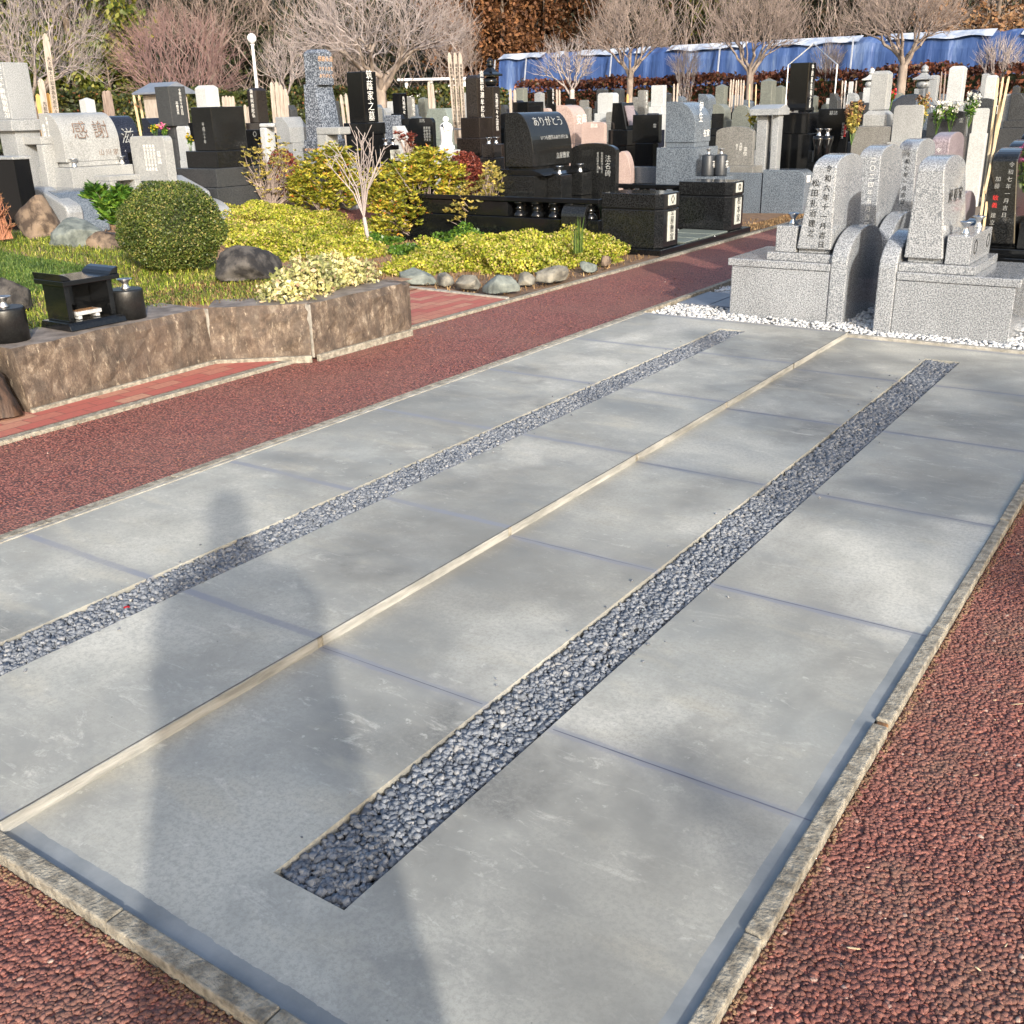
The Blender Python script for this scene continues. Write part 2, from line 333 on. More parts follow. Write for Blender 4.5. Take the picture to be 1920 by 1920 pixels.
class MB:
    def __init__(s): s.v = []; s.f = []
    def add(s, V, F):
        n = len(s.v); s.v += [tuple(v) for v in V]; s.f += [tuple(i + n for i in f) for f in F]; return s
    def box(s, x0, x1, y0, y1, z0, z1):
        V = [(x0, y0, z0), (x1, y0, z0), (x1, y1, z0), (x0, y1, z0), (x0, y0, z1), (x1, y0, z1), (x1, y1, z1), (x0, y1, z1)]
        return s.add(V, [(0, 3, 2, 1), (4, 5, 6, 7), (0, 1, 5, 4), (1, 2, 6, 5), (2, 3, 7, 6), (3, 0, 4, 7)])
    def prism(s, prof, a0, a1, axis='Y'):
        # prof: ccw 2D outline; axis Y: (x,z); axis X: (y,z); axis Z: (x,y)
        n = len(prof)
        def P(p, a): return (p[0], a, p[1]) if axis == 'Y' else ((a, p[0], p[1]) if axis == 'X' else (p[0], p[1], a))
        V = [P(p, a0) for p in prof] + [P(p, a1) for p in prof]
        q = [(i, (i + 1) % n, n + (i + 1) % n, n + i) for i in range(n)]
        if axis == 'Y': F = [tuple(range(n)), tuple(range(2 * n - 1, n - 1, -1))] + [f[::-1] for f in q]
        else: F = [tuple(range(n - 1, -1, -1)), tuple(range(n, 2 * n))] + q
        return s.add(V, F)
    def lathe(s, prof, n=20, c=(0, 0, 0)):
        V = []; F = []
        for r, z in prof:
            for i in range(n):
                a = 2 * math.pi * i / n; V.append((c[0] + r * math.cos(a), c[1] + r * math.sin(a), c[2] + z))
        for j in range(len(prof) - 1):
            for i in range(n):
                k = (i + 1) % n; F.append((j * n + i, j * n + k, (j + 1) * n + k, (j + 1) * n + i))
        F.append(tuple(range(n - 1, -1, -1))); m = (len(prof) - 1) * n; F.append(tuple(range(m, m + n)))
        return s.add(V, F)
    def tube(s, pts, rad, n=8):
        pts = [Vector(p) for p in pts]; V = []; F = []
        for j, p in enumerate(pts):
            d = (pts[min(j + 1, len(pts) - 1)] - pts[max(j - 1, 0)]).normalized()
            a = d.orthogonal().normalized() if abs(d.z) < .9 else d.cross(Vector((1, 0, 0))).normalized()
            b = d.cross(a); rr = rad[j] if isinstance(rad, (list, tuple)) else rad
            for i in range(n):
                t = 2 * math.pi * i / n; V.append(p + a * rr * math.cos(t) + b * rr * math.sin(t))
        for j in range(len(pts) - 1):
            for i in range(n):
                k = (i + 1) % n; F.append((j * n + i, j * n + k, (j + 1) * n + k, (j + 1) * n + i))
        F.append(tuple(range(n - 1, -1, -1))); m = (len(pts) - 1) * n; F.append(tuple(range(m, m + n)))
        return s.add(V, F)
    def build(s, name, mat, parent=None, bevel=0.0, smooth=False, kind=None, seg=2):
        o = raw(name, s.v, s.f, mat, parent, smooth)
        if bevel:
            b = o.modifiers.new('edge', 'BEVEL'); b.width = bevel; b.segments = seg; b.limit_method = 'ANGLE'; b.angle_limit = R(35)
        if kind: o['kind'] = kind
        return o
def arcpts(c, r, a0, a1, n, ry=None):
    ry = ry if ry is not None else r
    return [(c[0] + r * math.cos(R(a0 + (a1 - a0) * i / n)), c[1] + ry * math.sin(R(a0 + (a1 - a0) * i / n))) for i in range(n + 1)]

HOST = {'name': 'name_plate', 'crest': 'crest_plate', 'brush_writing': 'board'}
def sub(T, nm):
    for c in T.children:
        if c.name.split('.')[0] == nm: return c
    return T
def text(s, size, mat, parent, pos, face='+X', tilt=0.0, vert=False, name='inscription', align='CENTER', sx=1.0, line=None, spin=None):
    cu = bpy.data.curves.new('txt', 'FONT'); cu.body = '\n'.join(s) if vert else s
    cu.size = size * .9; cu.offset = (-.001 if mat.name == 'black_ink' else -.008) * size; cu.align_x = align; cu.align_y = 'CENTER'; cu.extrude = .0012; cu.resolution_u = 2
    cu.space_line = line or (1.0 if not vert else 1.0)
    o = bpy.data.objects.new('txt', cu); COL.objects.link(o)
    dg = bpy.context.evaluated_depsgraph_get(); me = bpy.data.meshes.new_from_object(o.evaluated_get(dg), depsgraph=dg)
    bpy.data.objects.remove(o); me.name = name; me.materials.clear(); me.materials.append(mat)
    hp = sub(parent, HOST.get(name, 'headstone')) if parent is not None and parent.type == 'EMPTY' else parent
    t = bpy.data.objects.new(name, me); COL.objects.link(t); t.parent = hp
    if face == '+X': r_, n0 = Vector((0, 1, 0)), Vector((1, 0, 0))
    elif face == '-Y': r_, n0 = Vector((1, 0, 0)), Vector((0, -1, 0))
    elif face == '-X': r_, n0 = Vector((0, -1, 0)), Vector((-1, 0, 0))
    else: r_, n0 = Vector((1, 0, 0)), Vector((0, 0, 1))
    up = Vector((0, 0, 1)) if face != 'top' else Vector((0, 1, 0))
    up = (up * math.cos(tilt) - n0 * math.sin(tilt)).normalized(); n = r_.cross(up)
    m = Matrix((r_ * sx, up, n)).transposed().to_4x4(); m.translation = Vector(pos) + n * .0015; t.matrix_local = m
    return t

def ORD(i, n): return 'leftmost' if i == 0 else ('rightmost' if i == n - 1 else ['second', 'third', 'fourth', 'fifth'][i - 1])
# scatterers ---------------------------------------------------------
def rotmats(n, rng=RNG):
    q = rng.normal(size=(n, 4)); q /= np.linalg.norm(q, axis=1)[:, None]; a, b, c, d = q.T
    return np.stack([np.stack([a*a+b*b-c*c-d*d, 2*(b*c-a*d), 2*(b*d+a*c)], -1), np.stack([2*(b*c+a*d), a*a-b*b+c*c-d*d, 2*(c*d-a*b)], -1), np.stack([2*(b*d-a*c), 2*(c*d+a*b), a*a-b*b-c*c+d*d], -1)], -2)
def leaves(name, P, size, mat, parent=None, aspect=.5, var=.4, up=None, upw=0.0):
    n = len(P); s = size * (1 + var * RNG.uniform(-1, 1, n)); Rm = rotmats(n)
    A = Rm[:, :, 0]; B = Rm[:, :, 1]
    if up is not None:
        A = A * (1 - upw) + up * upw; A /= np.linalg.norm(A, axis=1)[:, None]
        B = B - (B * A).sum(1)[:, None] * A; B /= np.linalg.norm(B, axis=1)[:, None] + 1e-9
    A = A * s[:, None]; B = B * (s * aspect)[:, None] * .5; C = np.cross(A, B); C /= np.linalg.norm(C, axis=1)[:, None] + 1e-9
    fold = C * (s * .08)[:, None]
    V = np.stack([P - A * .5, P + B + fold, P + A * .5, P - B + fold], 1).reshape(-1, 3)
    F = np.arange(n * 4).reshape(n, 4)
    return raw(name, V, F, mat, parent)
def blades(name, P, h, w, mat, parent=None, lean=.6, kind=None, droop=0):
    n = len(P); a = RNG.uniform(0, 2 * np.pi, n); hh = h * RNG.uniform(.5, 1.25, n); ln = lean * RNG.uniform(.1, 1, n)
    d = np.stack([np.cos(a), np.sin(a), np.zeros(n)], 1); s = np.stack([-np.sin(a), np.cos(a), np.zeros(n)], 1) * w
    z = np.array([0, 0, 1.]); mid = P + z * (hh * .6)[:, None] + d * (hh * ln * .35)[:, None]
    tip = P + z * (hh * (1 - .5 * ln - droop))[:, None] + d * (hh * ln)[:, None]
    V = np.stack([P - s, P + s, mid + s * .8, mid - s * .8, tip], 1).reshape(-1, 3)
    i = np.arange(n)[:, None] * 5
    F = np.concatenate([i + np.array([[0, 1, 2]]), i + np.array([[0, 2, 3]]), i + np.array([[3, 2, 4]])], 0)
    o = raw(name, V, F, mat, parent)
    if kind: o['kind'] = kind
    return o
def ell_pts(n, c, r, shell=.75, zmin=-1.0, lump=.12):
    d = RNG.normal(size=(n * 2, 3)); d /= np.linalg.norm(d, axis=1)[:, None]; d = d[d[:, 2] > zmin][:n]
    k = 1 + lump * (np.sin(d[:, 0] * 5 + c[0] * 9) * np.sin(d[:, 1] * 6 + c[1] * 7) + .6 * np.sin(d[:, 2] * 9 + c[0] * 5 + d[:, 0] * 4))
    rad = (shell + (1 - shell) * RNG.uniform(0, 1, len(d)) ** .6) * k
    return np.array(c) + d * rad[:, None] * np.array(r)
ICO_V = None
def ico():
    p = (1 + 5 ** .5) / 2
    V = np.array([(-1, p, 0), (1, p, 0), (-1, -p, 0), (1, -p, 0), (0, -1, p), (0, 1, p), (0, -1, -p), (0, 1, -p), (p, 0, -1), (p, 0, 1), (-p, 0, -1), (-p, 0, 1)]) / math.hypot(1, p)
    F = np.array([(0, 11, 5), (0, 5, 1), (0, 1, 7), (0, 7, 10), (0, 10, 11), (1, 5, 9), (5, 11, 4), (11, 10, 2), (10, 7, 6), (7, 1, 8), (3, 9, 4), (3, 4, 2), (3, 2, 6), (3, 6, 8), (3, 8, 9), (4, 9, 5), (2, 4, 11), (6, 2, 10), (8, 6, 7), (9, 8, 1)])
    return V, F
def pebbles(name, P, size, mat, flat=.6, parent=None, var=.42, angular=False, kind='stuff', elong=1.35):
    n = len(P); s = size * (1 + var * RNG.uniform(-1, 1, n))
    if angular:
        V0 = np.array([(x, y, z) for x in (-1, 1) for y in (-1, 1) for z in (-1, 1)]) * .62
        F0 = np.array([(0, 1, 3, 2), (4, 6, 7, 5), (0, 4, 5, 1), (2, 3, 7, 6), (0, 2, 6, 4), (1, 5, 7, 3)])
        V = V0[None] * RNG.uniform(.45, 1.35, (n, 8, 3)) * np.array([1.25, .95, .75]); Rm = rotmats(n)
        V = np.einsum('nij,nkj->nki', Rm, V); V[:, :, 2] *= .8
    else:
        V0, F0 = ico(); V = V0[None] * RNG.uniform(.85, 1.15, (n, 12, 1)); a = RNG.uniform(0, 2 * np.pi, n)
        V = V * np.stack([RNG.uniform(.9, elong, n), RNG.uniform(.7, 1, n), np.full(n, flat)], 1)[:, None, :]
        c, sn = np.cos(a)[:, None], np.sin(a)[:, None]; x = V[:, :, 0] * c - V[:, :, 1] * sn; y = V[:, :, 0] * sn + V[:, :, 1] * c
        ti = RNG.uniform(-.35, .35, (n, 1)); z = V[:, :, 2] + x * ti; V = np.stack([x, y, z], -1)
    V = V * s[:, None, None] * .5 + P[:, None, :]
    m = V.shape[1]; F = (F0[None] + (np.arange(n) * m)[:, None, None]).reshape(-1, F0.shape[1])
    o = raw(name, V.reshape(-1, 3), F, mat, parent, smooth=not angular)
    if kind: o['kind'] = kind
    return o
def rock_mesh(r, seed, sub=3, rough=.22, flatb=True, pw=.75):
    import bmesh
    bm = bmesh.new(); bmesh.ops.create_icosphere(bm, subdivisions=sub, radius=1)
    rr = random.Random(seed); ph = [rr.uniform(0, 6) for _ in range(9)]
    for v in bm.verts:
        p = v.co; k = 1 + rough * (math.sin(p.x * 2.3 + ph[0]) * math.sin(p.y * 2.7 + ph[1]) + .6 * math.sin(p.z * 4 + ph[2] + p.x * 3) + .3 * math.sin(p.y * 9 + ph[3]) * math.sin(p.x * 8 + ph[4]) + .2 * math.sin(p.z * 13 + ph[5] + p.y * 7))
        q = Vector((math.copysign(abs(p.x) ** pw, p.x), math.copysign(abs(p.y) ** pw, p.y), math.copysign(abs(p.z) ** pw, p.z))) * k
        v.co = Vector((q.x * r[0], q.y * r[1], q.z * r[2]))
        if flatb: v.co.z = max(v.co.z, -r[2] * .35)
    if flatb and rough > .05:
        pl = []
        for _ in range(16):
            n = Vector((rr.gauss(0, 1), rr.gauss(0, 1), rr.gauss(.2, .8))).normalized(); pl.append((n, rr.uniform(.62, .88)))
        for v in bm.verts:
            q = Vector((v.co.x / r[0], v.co.y / r[1], v.co.z / r[2]))
            for n, c in pl:
                e = q.dot(n) - c
                if e > 0: q -= n * e * .92
            q *= 1 + .02 * math.sin(q.x * 23 + ph[6]) * math.sin(q.y * 19 + ph[7]) + .015 * math.sin(q.z * 31 + q.x * 17)
            v.co = Vector((q.x * r[0], q.y * r[1], q.z * r[2]))
    V = [v.co.copy() for v in bm.verts]; F = [[v.index for v in f.verts] for f in bm.faces]; bm.free(); return V, F
def rock(name, label, loc, r, mat, seed, rough=.22, group=None, rz=0, pw=.75, cat='rock'):
    V, F = rock_mesh(r, seed, sub=4, rough=rough, pw=pw); o = raw(name, V, F, mat, smooth=True); o.location = loc; o.rotation_euler = (0, 0, rz)
    return tag(o, label, cat, group)

# segments -> limbs
def limb_mesh(name, SEG, mat, parent, n=4):
    A = np.array([s[0] for s in SEG], dtype=float); B = np.array([s[1] for s in SEG], dtype=float); r0 = np.array([s[2] for s in SEG]); r1 = np.array([s[3] for s in SEG])
    d = B - A; d /= np.linalg.norm(d, axis=1)[:, None] + 1e-9
    ref = np.where(np.abs(d[:, 2:3]) < .9, np.array([[0, 0, 1.]]), np.array([[1., 0, 0]])); u = np.cross(d, ref); u /= np.linalg.norm(u, axis=1)[:, None] + 1e-9; w = np.cross(d, u)
    V = []
    for c, rr in ((A, r0), (B, r1)):
        for i in range(n):
            t = 2 * np.pi * i / n; V.append(c + (u * math.cos(t) + w * math.sin(t)) * rr[:, None])
    V = np.stack(V, 1); m = len(SEG); base = (np.arange(m) * 2 * n)[:, None]
    F = np.concatenate([base + np.array([[i, (i + 1) % n, n + (i + 1) % n, n + i]]) for i in range(n)], 0)
    return raw(name, V.reshape(-1, 3), F, mat, parent, smooth=n > 3)
def grow(rr, p, d, ln, r, lev, maxlev, out, spread, upb, kids, curve=.18, shrink=.72, leafs=None, minr=.004):
    k = 3 if lev < 2 else 2; q = Vector(p); dd = Vector(d)
    for i in range(k):
        dd = (dd + Vector((rr.gauss(0, curve), rr.gauss(0, curve), rr.gauss(0, curve) * .6 + upb * .25))).normalized()
        e = q + dd * ln / k; ra = max(minr, r * (1 - .3 * i / k)); rb = max(minr, r * (1 - .3 * (i + 1) / k))
        out.append((tuple(q), tuple(e), ra, rb, lev)); q = e
        if lev < maxlev and i >= (1 if lev < 2 else 0):
            for _ in range(kids if i == k - 1 else max(1, kids - 2)):
                a = rr.uniform(0, 6.283); sp = spread * rr.uniform(.55, 1.25); o = dd.orthogonal().normalized(); o = Matrix.Rotation(a, 3, dd) @ o
                nd = (dd * math.cos(sp) + o * math.sin(sp) + Vector((0, 0, upb))).normalized()
                grow(rr, q, nd, ln * shrink * rr.uniform(.75, 1.15), rb * .68, lev + 1, maxlev, out, spread, upb, kids, curve, shrink, leafs, minr)
    if leafs is not None and lev >= maxlev - 1: leafs.append(tuple(q))
def bare_tree(name, label, base, height, seed, bark='bark', twig='twig', maxlev=5, spread=.5, upb=.12, kids=3, r=.16, trunk=.3, group='bare winter trees', stems=1, minr=.008, wide=1.0, shrink=.74, cat='tree'):
    rr = random.Random(seed); t = thing(name, label, cat, base, rr.uniform(0, 6), group); out = []
    for s in range(stems):
        d0 = Vector((rr.gauss(0, .12 if stems == 1 else .5), rr.gauss(0, .12 if stems == 1 else .5), 1)).normalized()
        grow(rr, (rr.gauss(0, .05) * (stems > 1), rr.gauss(0, .05) * (stems > 1), -.05), d0, height * trunk, r / (stems ** .5), 0, maxlev, out, spread, upb, kids, shrink=shrink, minr=minr)
    top = max(s[1][2] for s in out); k = height / top
    out = [((a[0] * k * wide, a[1] * k * wide, a[2] * k), (b[0] * k * wide, b[1] * k * wide, b[2] * k), ra, rb, lv) for a, b, ra, rb, lv in out]
    tr = [s[:4] for s in out if s[4] <= 1]; cr = [s[:4] for s in out if s[4] > 1]
    limb_mesh('trunk', tr, MT[bark], t, 7); 
    if cr: limb_mesh('crown', cr, MT[twig], t, 3)
    return t
def leafy_tree(name, label, base, height, width, mat, seed, n=9000, size=.14, group=None, shape='cone', clumps=90, cz0=.12, droop=0):
    rr = np.random.default_rng(seed); t = thing(name, label, 'tree', base, 0, group)
    u = rr.uniform(0, 1, clumps) ** .8; a = rr.uniform(0, 6.283, clumps)
    zc = cz0 * height + (height * (1 - cz0)) * u
    prof = (1 - u) ** .7 if shape == 'cone' else np.sqrt(np.clip(1 - (2 * u - 1) ** 2 * .92, 0, 1))
    rad = width * prof * rr.uniform(.55, 1.1, clumps)
    C = np.stack([rad * np.cos(a), rad * np.sin(a), zc], 1)
    idx = rr.integers(0, clumps, n); cs = width * .30 * rr.uniform(.6, 1.3, clumps)
    off = rr.normal(size=(n, 3)) * np.array([.5, .5, .62]) * cs[idx][:, None]; off[:, 2] -= droop * np.abs(off[:, 0])
    P = C[idx] + off
    leaves('crown', P, size, MT[mat], t, .6, .5)
    limb_mesh('trunk', [((0, 0, -.1), (0, 0, height * .5), width * .09, width * .06), ((0, 0, height * .5), (0, 0, height * .92), width * .06, width * .015)] + [((0, 0, z * .9), tuple(c * np.array([.8, .8, 1])), width * .022, width * .008) for z, c in list(zip(zc, C))[:40]], MT['bark_dark'], t, 6)
    return t

# ================================================================== SETTING
def quad(x0, x1, y0, y1, z): return [(x0, y0, z), (x1, y0, z), (x1, y1, z), (x0, y1, z)]
def sheet(name, rects, z, mat, kind='structure'):
    V = []; F = []
    for a in rects: F.append(tuple(range(len(V), len(V) + 4))); V += quad(*a, z)
    o = raw(name, V, F, mat); 
    if kind: o['kind'] = kind
    return o
sheet('ground', [(-160, 120, -60, 160)], -.06, MT['ground'])
sheet('red_path', [(-4.93, -3.66, -8, 45), (-3.66, 6, -8, .852), (-.493, 2.2, .852, 45)], -.022, MT['redpath'])
X0, XS, X1 = -3.586, -2.046, -.53
Y0, Y1 = .90, 7.03
ZU = .035
def slab(name, x0, x1, z, gx0, gx1, gy0, gy1, stepside=False):
    V = []; F = []
    def q(*p): F.append(tuple(range(len(V), len(V) + 4))); V.extend(p)
    for r in ((x0, gx0, Y0, Y1), (gx1, x1, Y0, Y1), (gx0, gx1, Y0, gy0), (gx0, gx1, gy1, Y1)): q(*quad(*r, z))
    b = z - .06
    q((gx0, gy0, z), (gx0, gy1, z), (gx0, gy1, b), (gx0, gy0, b)); q((gx1, gy1, z), (gx1, gy0, z), (gx1, gy0, b), (gx1, gy1, b))
    q((gx1, gy0, z), (gx0, gy0, z), (gx0, gy0, b), (gx1, gy0, b)); q((gx0, gy1, z), (gx1, gy1, z), (gx1, gy1, b), (gx0, gy1, b))
    q((gx0, gy0, b), (gx1, gy0, b), (gx1, gy1, b), (gx0, gy1, b))
    q((x0, Y0, z), (x1, Y0, z), (x1, Y0, -.06), (x0, Y0, -.06)); q((x1, Y1, z), (x0, Y1, z), (x0, Y1, -.06), (x1, Y1, -.06))
    return struct(name, V, F, MT['concrete'])
G1 = (-2.845, -2.655, 1.145, 6.73); G2 = (-1.432, -1.228, 1.145, 6.62)
slab('lower_slab', XS, X1, 0.0, *G2)
slab('upper_slab', X0, XS, ZU, *G1)
# cast face of the step, in lengths between the joints
JY = [Y0, 1.921, 2.935, 3.955, 4.965, 5.975, Y1]
sf = MB()
for a, b in zip(JY, JY[1:]): sf.box(XS - .002, XS + .005, a + (.012 if a > Y0 else .0), b - .012, -.001, ZU - .002)
tag(sf.build('step_face', MT['step_face'], bevel=.002), kind='structure')
sd = MB()
for y in JY[1:-1]: sd.box(XS - .004, XS + .003, y - .011, y + .011, 0, ZU - .004)
tag(sd.build('step_joint_fillers', MT['kerb']), kind='structure')
# joints filled with blue-grey mortar
def joints(name, spans, z, w, mat, rr):
    V = []; F = []
    for x0, x1 in spans:
        for y in JY[1:-1]:
            n = 14; c = len(V); ww = w * rr.uniform(.6, 1.5); yo = rr.uniform(-.006, .006)
            for i in range(n + 1):
                x = x0 + (x1 - x0) * i / n; j = rr.uniform(-.12, .12)
                V += [(x, y + yo - ww * (.5 + j), z), (x, y + yo + ww * (.5 + rr.uniform(-.12, .12)), z)]
            for i in range(n): F.append((c + 2 * i, c + 2 * i + 2, c + 2 * i + 3, c + 2 * i + 1))
    return struct(name, V, F, mat)
rj = random.Random(3)
joints('joint_lines_low', [(XS + .01, G2[0] - .01), (G2[1] + .012, X1 - .004)], .0006, .0032, MT['joint_line'], rj)
# kerbs
kb = MB(); ys = [.83, 1.52, 2.375, 2.40, 3.0, 4.02, 5.04, 6.06, 7.1]
for a, b in zip(ys, ys[1:]):
    if b - a > .1: kb.box(X1 + rj.uniform(0, .003), -.490 + rj.uniform(-.002, .002), a + .003, b - .003, -.06, .008 + rj.uniform(0, .004))
tag(kb.build('kerb_right', MT['kerb'], bevel=.004), kind='structure')
tag(MB().box(X1 + .006, -.495, 2.376, 2.399, -.06, .004).build('kerb_gap_filler', MT['stain'], bevel=.003), kind='structure')
kb = MB()
for a, b in zip([-2.10, -1.60, -1.15, -.7], [-1.60, -1.15, -.7, -.493]): kb.box(a + .002, b - .002, .852 + rj.uniform(-.003, .003), .899, -.06, .008 + rj.uniform(0, .004))
tag(kb.build('kerb_front', MT['kerb'], bevel=.004), kind='structure')
kb = MB(); kb.box(-3.66, -2.11, .852, .899, -.06, ZU + .002)
tag(kb.build('kerb_front_upper', MT['kerb'], bevel=.004), kind='structure')
kb = MB(); yy = .84
while yy < 9.0: kb.box(-3.655 + rj.uniform(-.003, .003), X0 - .020, yy, yy + .60, -.06, ZU + .003 + rj.uniform(0, .003)); yy += .604
tag(kb.build('kerb_left', MT['kerb'], bevel=.005), kind='structure')
tag(MB().box(X0 - .019, X0 + .006, .90, 7.03, -.05, ZU + .004).build('kerb_left_mortar', MT['kerb_pale'], bevel=.002), kind='structure')
kb = MB(); kb.box(-4.99, -4.93, 2.2, 30, -.06, .0); tag(kb.build('path_edging', MT['kerb'], bevel=.004), kind='structure')
tag(MB().box(-3.66, -.40, 7.031, 7.075, -.06, .018).build('kerb_far', MT['kerb_pale'], bevel=.004), kind='structure')

# crushed stone in the two strips
def strip(name, g, z, n, size, which):
    P = np.stack([RNG.uniform(g[0] + .009, g[1] - .009, n), RNG.uniform(g[2] + .008, g[3] - .008, n), z + RNG.uniform(-.010, .002, n)], 1)
    P[:, 2] += .0025 * np.sin(P[:, 1] * 4) * np.sin(P[:, 0] * 30)
    s = np.where(P[:, 1] < 3.2, 1.0, .92)
    tag(pebbles(name, P, size, MT['gravel'], angular=True, var=.62), 'grey crushed stone filling the %s narrow strip in the concrete' % which, 'gravel', kind='stuff')
strip('gravel_strip', G1, ZU - .009, 19000, .0185, 'left'); strip('gravel_strip', G2, -.011, 19000, .0185, 'right')
for z, g, wh in ((ZU, G1, 'left'), (0, G2, 'right')):
    P = np.stack([RNG.uniform(g[0], g[1], 9000), RNG.uniform(g[2], g[3], 9000), np.full(9000, z - .032)], 1)
    tag(pebbles('gravel_strip', P, .018, MT['gravel'], angular=True, var=.5), 'smaller grey stones bedding the %s crushed stone strip' % wh, 'gravel', kind='stuff')
P = np.concatenate([np.stack([RNG.choice([g[0] - .02, g[1] + .02], 45) + RNG.normal(0, .03, 45), RNG.uniform(g[2], g[3], 45), np.full(45, z + .004)], 1) for z, g in ((ZU, G1), (0, G2))])
tag(pebbles('stray_stones', P, .009, MT['gravel'], angular=True, var=.5), 'stray grey chips spilled on the concrete beside the stone strips', 'gravel', kind='stuff')
# loose coarse surface of the red path near the camera
def peb_area(name, rects, dens, size, z=-.020):
    Ps = []
    for x0, x1, y0, y1 in rects:
        n = int((x1 - x0) * (y1 - y0) * dens); Ps.append(np.stack([RNG.uniform(x0, x1, n), RNG.uniform(y0, y1, n), z + RNG.uniform(-.0022, .0006, n)], 1))
    return tag(pebbles(name, np.concatenate(Ps), size, MT['pebble_red'], flat=.42, var=.45), 'coarse red aggregate bound in the path surface', 'path surface', kind='stuff')
peb_area('red_aggregate', [(-.486, .30, .86, 3.2), (-.486, .05, 3.2, 4.4), (-2.3, -1.2, .5, .848)], 19000, .0120)
V = []; F = []
for (x0, x1, y0, y1) in [(-4.93, -3.66, 1.8, 8)]:
    pass
P = np.stack([RNG.uniform(-.488, -.472, 900), RNG.uniform(.9, 4.8, 900), np.full(900, -.018)], 1)
P2 = np.stack([RNG.uniform(-2.3, -.9, 500), RNG.uniform(.825, .850, 500), np.full(500, -.018)], 1)
tag(pebbles('loose_grit', np.concatenate([P, P2]), .008, MT['soil'], flat=.7), 'dark loose grit gathered along the kerb', 'grit', kind='stuff')
P3 = np.concatenate([np.stack([RNG.uniform(-3.68, -3.665, 1500), RNG.uniform(1.5, 7.6, 1500), np.full(1500, -.014)], 1), np.stack([RNG.uniform(-4.94, -3.66, 700), RNG.uniform(2, 9, 700), np.full(700, -.018)], 1)])
tag(pebbles('loose_red_grit', P3, .011, MT['pebble_red'], flat=.7), 'loose red grit scattered over the far path and along its edge', 'grit', kind='stuff')
# straw bits and chips lying about
def bits(name, label, P, size, mat, flat=.25, el=3): return tag(pebbles(name, np.array(P), size, MT[mat], flat=flat, elong=el), label, 'litter', kind='stuff')
bits('straw_bits', 'short straw bits and pale chips scattered on the red path', np.stack([RNG.uniform(-.42, .3, 26), RNG.uniform(1, 3.4, 26), np.full(26, -.012)], 1), .006, 'bamboo', .3, 5)
# red paving bricks in front of the garden wall
wt = [gp(25, 655, .35), gp(385, 578, .35), gp(577, 570, .35), gp(757, 531, .35)]
V = [(-4.991, 2.2, .0), (-4.991, 7.25, .0), (-6.1, 7.32, .0), (-6.1, 2.2, .0)]
struct('brick_paving', V, [(0, 1, 2, 3)], MT['brick'])
tag(MB().prism([(-6.15, 7.27), (-4.99, 7.20), (-4.99, 7.25), (-6.15, 7.33)], -.05, .012, 'Z').build('brick_edging', MT['kerb_pale'], bevel=.004), kind='structure')

# planted ground
def sm(x): x = np.clip(x, 0, 1); return x * x * (3 - 2 * x)
def zt(x, y):
    x = np.asarray(x, float); y = np.asarray(y, float)
    isl = .325 + .13 * sm((-x - 6.2) / 3.0)
    bed = .0 + .30 * sm((-x - 8.6) / 2.4)
    k = sm((y - 5.85) / .6)
    k = np.where(x < -8, np.maximum(k * 1.0, 0), k)
    return isl * (1 - k) + bed * k + .012 * np.sin(x * 5 + y * 3) * np.sin(y * 4.1)
def grid(name, x0, x1, y0, y1, st, mat, dz=0):
    nx = int((x1 - x0) / st) + 1; ny = int((y1 - y0) / st) + 1
    xs = np.linspace(x0, x1, nx); ys = np.linspace(y0, y1, ny); Xg, Yg = np.meshgrid(xs, ys)
    V = np.stack([Xg.ravel(), Yg.ravel(), zt(Xg, Yg).ravel() + dz], 1); i = np.arange(nx * ny).reshape(ny, nx)
    F = np.stack([i[:-1, :-1].ravel(), i[:-1, 1:].ravel(), i[1:, 1:].ravel(), i[1:, :-1].ravel()], 1)
    return struct(name, V, F, mat, smooth=True)
# island behind the wall: front limit follows the wall
def wallx(y):
    P = [(w.x, w.y) for w in wt]; P = [(P[0][0], 0)] + P + [(P[-1][0] - .1, 9)]
    return np.interp(y, [p[1] for p in P], [p[0] for p in P])
nx, ny = 70, 70; V = []; F = []
for j in range(ny + 1):
    y = 1.6 + (6.0 - 1.6) * j / ny; xw = float(wallx(y)) - .12
    for i in range(nx + 1):
        x = xw + (-12.5 - xw) * (i / nx) ** 1.3; V.append((x, y, float(zt(x, min(y, 5.8))) - .0))
for j in range(ny):
    for i in range(nx): a = j * (nx + 1) + i; F.append((a + 1, a, a + nx + 1, a + nx + 2))
struct('garden_island_ground', V, F, MT['litter'], smooth=True)
grid('planting_bed_ground', -18, -6.0, 5.9, 30, .25, MT['litter']); grid('planting_bed_front', -6.0, -4.99, 7.28, 30, .12, MT['soil'])
V = []; F = []
for j in range(40):
    y = 9.6 + j * .5; V += [(-10.3, y, float(zt(-10.3, y)) + .03), (-9.0, y, float(zt(-9.0, y)) + .03)]
for j in range(39): F.append((2 * j, 2 * j + 1, 2 * j + 3, 2 * j + 2))
struct('red_side_path', V, F, MT['redpath'])
# hill that closes the view behind the wood
V = []; F = []; nh = 60
for j in range(7):
    for i in range(nh + 1):
        a = R(-25 + 110 * i / nh); d = [46, 52, 60, 70, 84, 100, 130][j]; h = [0, .8, 4, 9, 14, 19, 26][j]
        V.append((-math.sin(a) * d, math.cos(a) * d, h + .5 * math.sin(i * 1.3 + j)))
for j in range(6):
    for i in range(nh): a = j * (nh + 1) + i; F.append((a, a + 1, a + nh + 2, a + nh + 1))
struct('hill', V, F, MT['hill'], smooth=True)

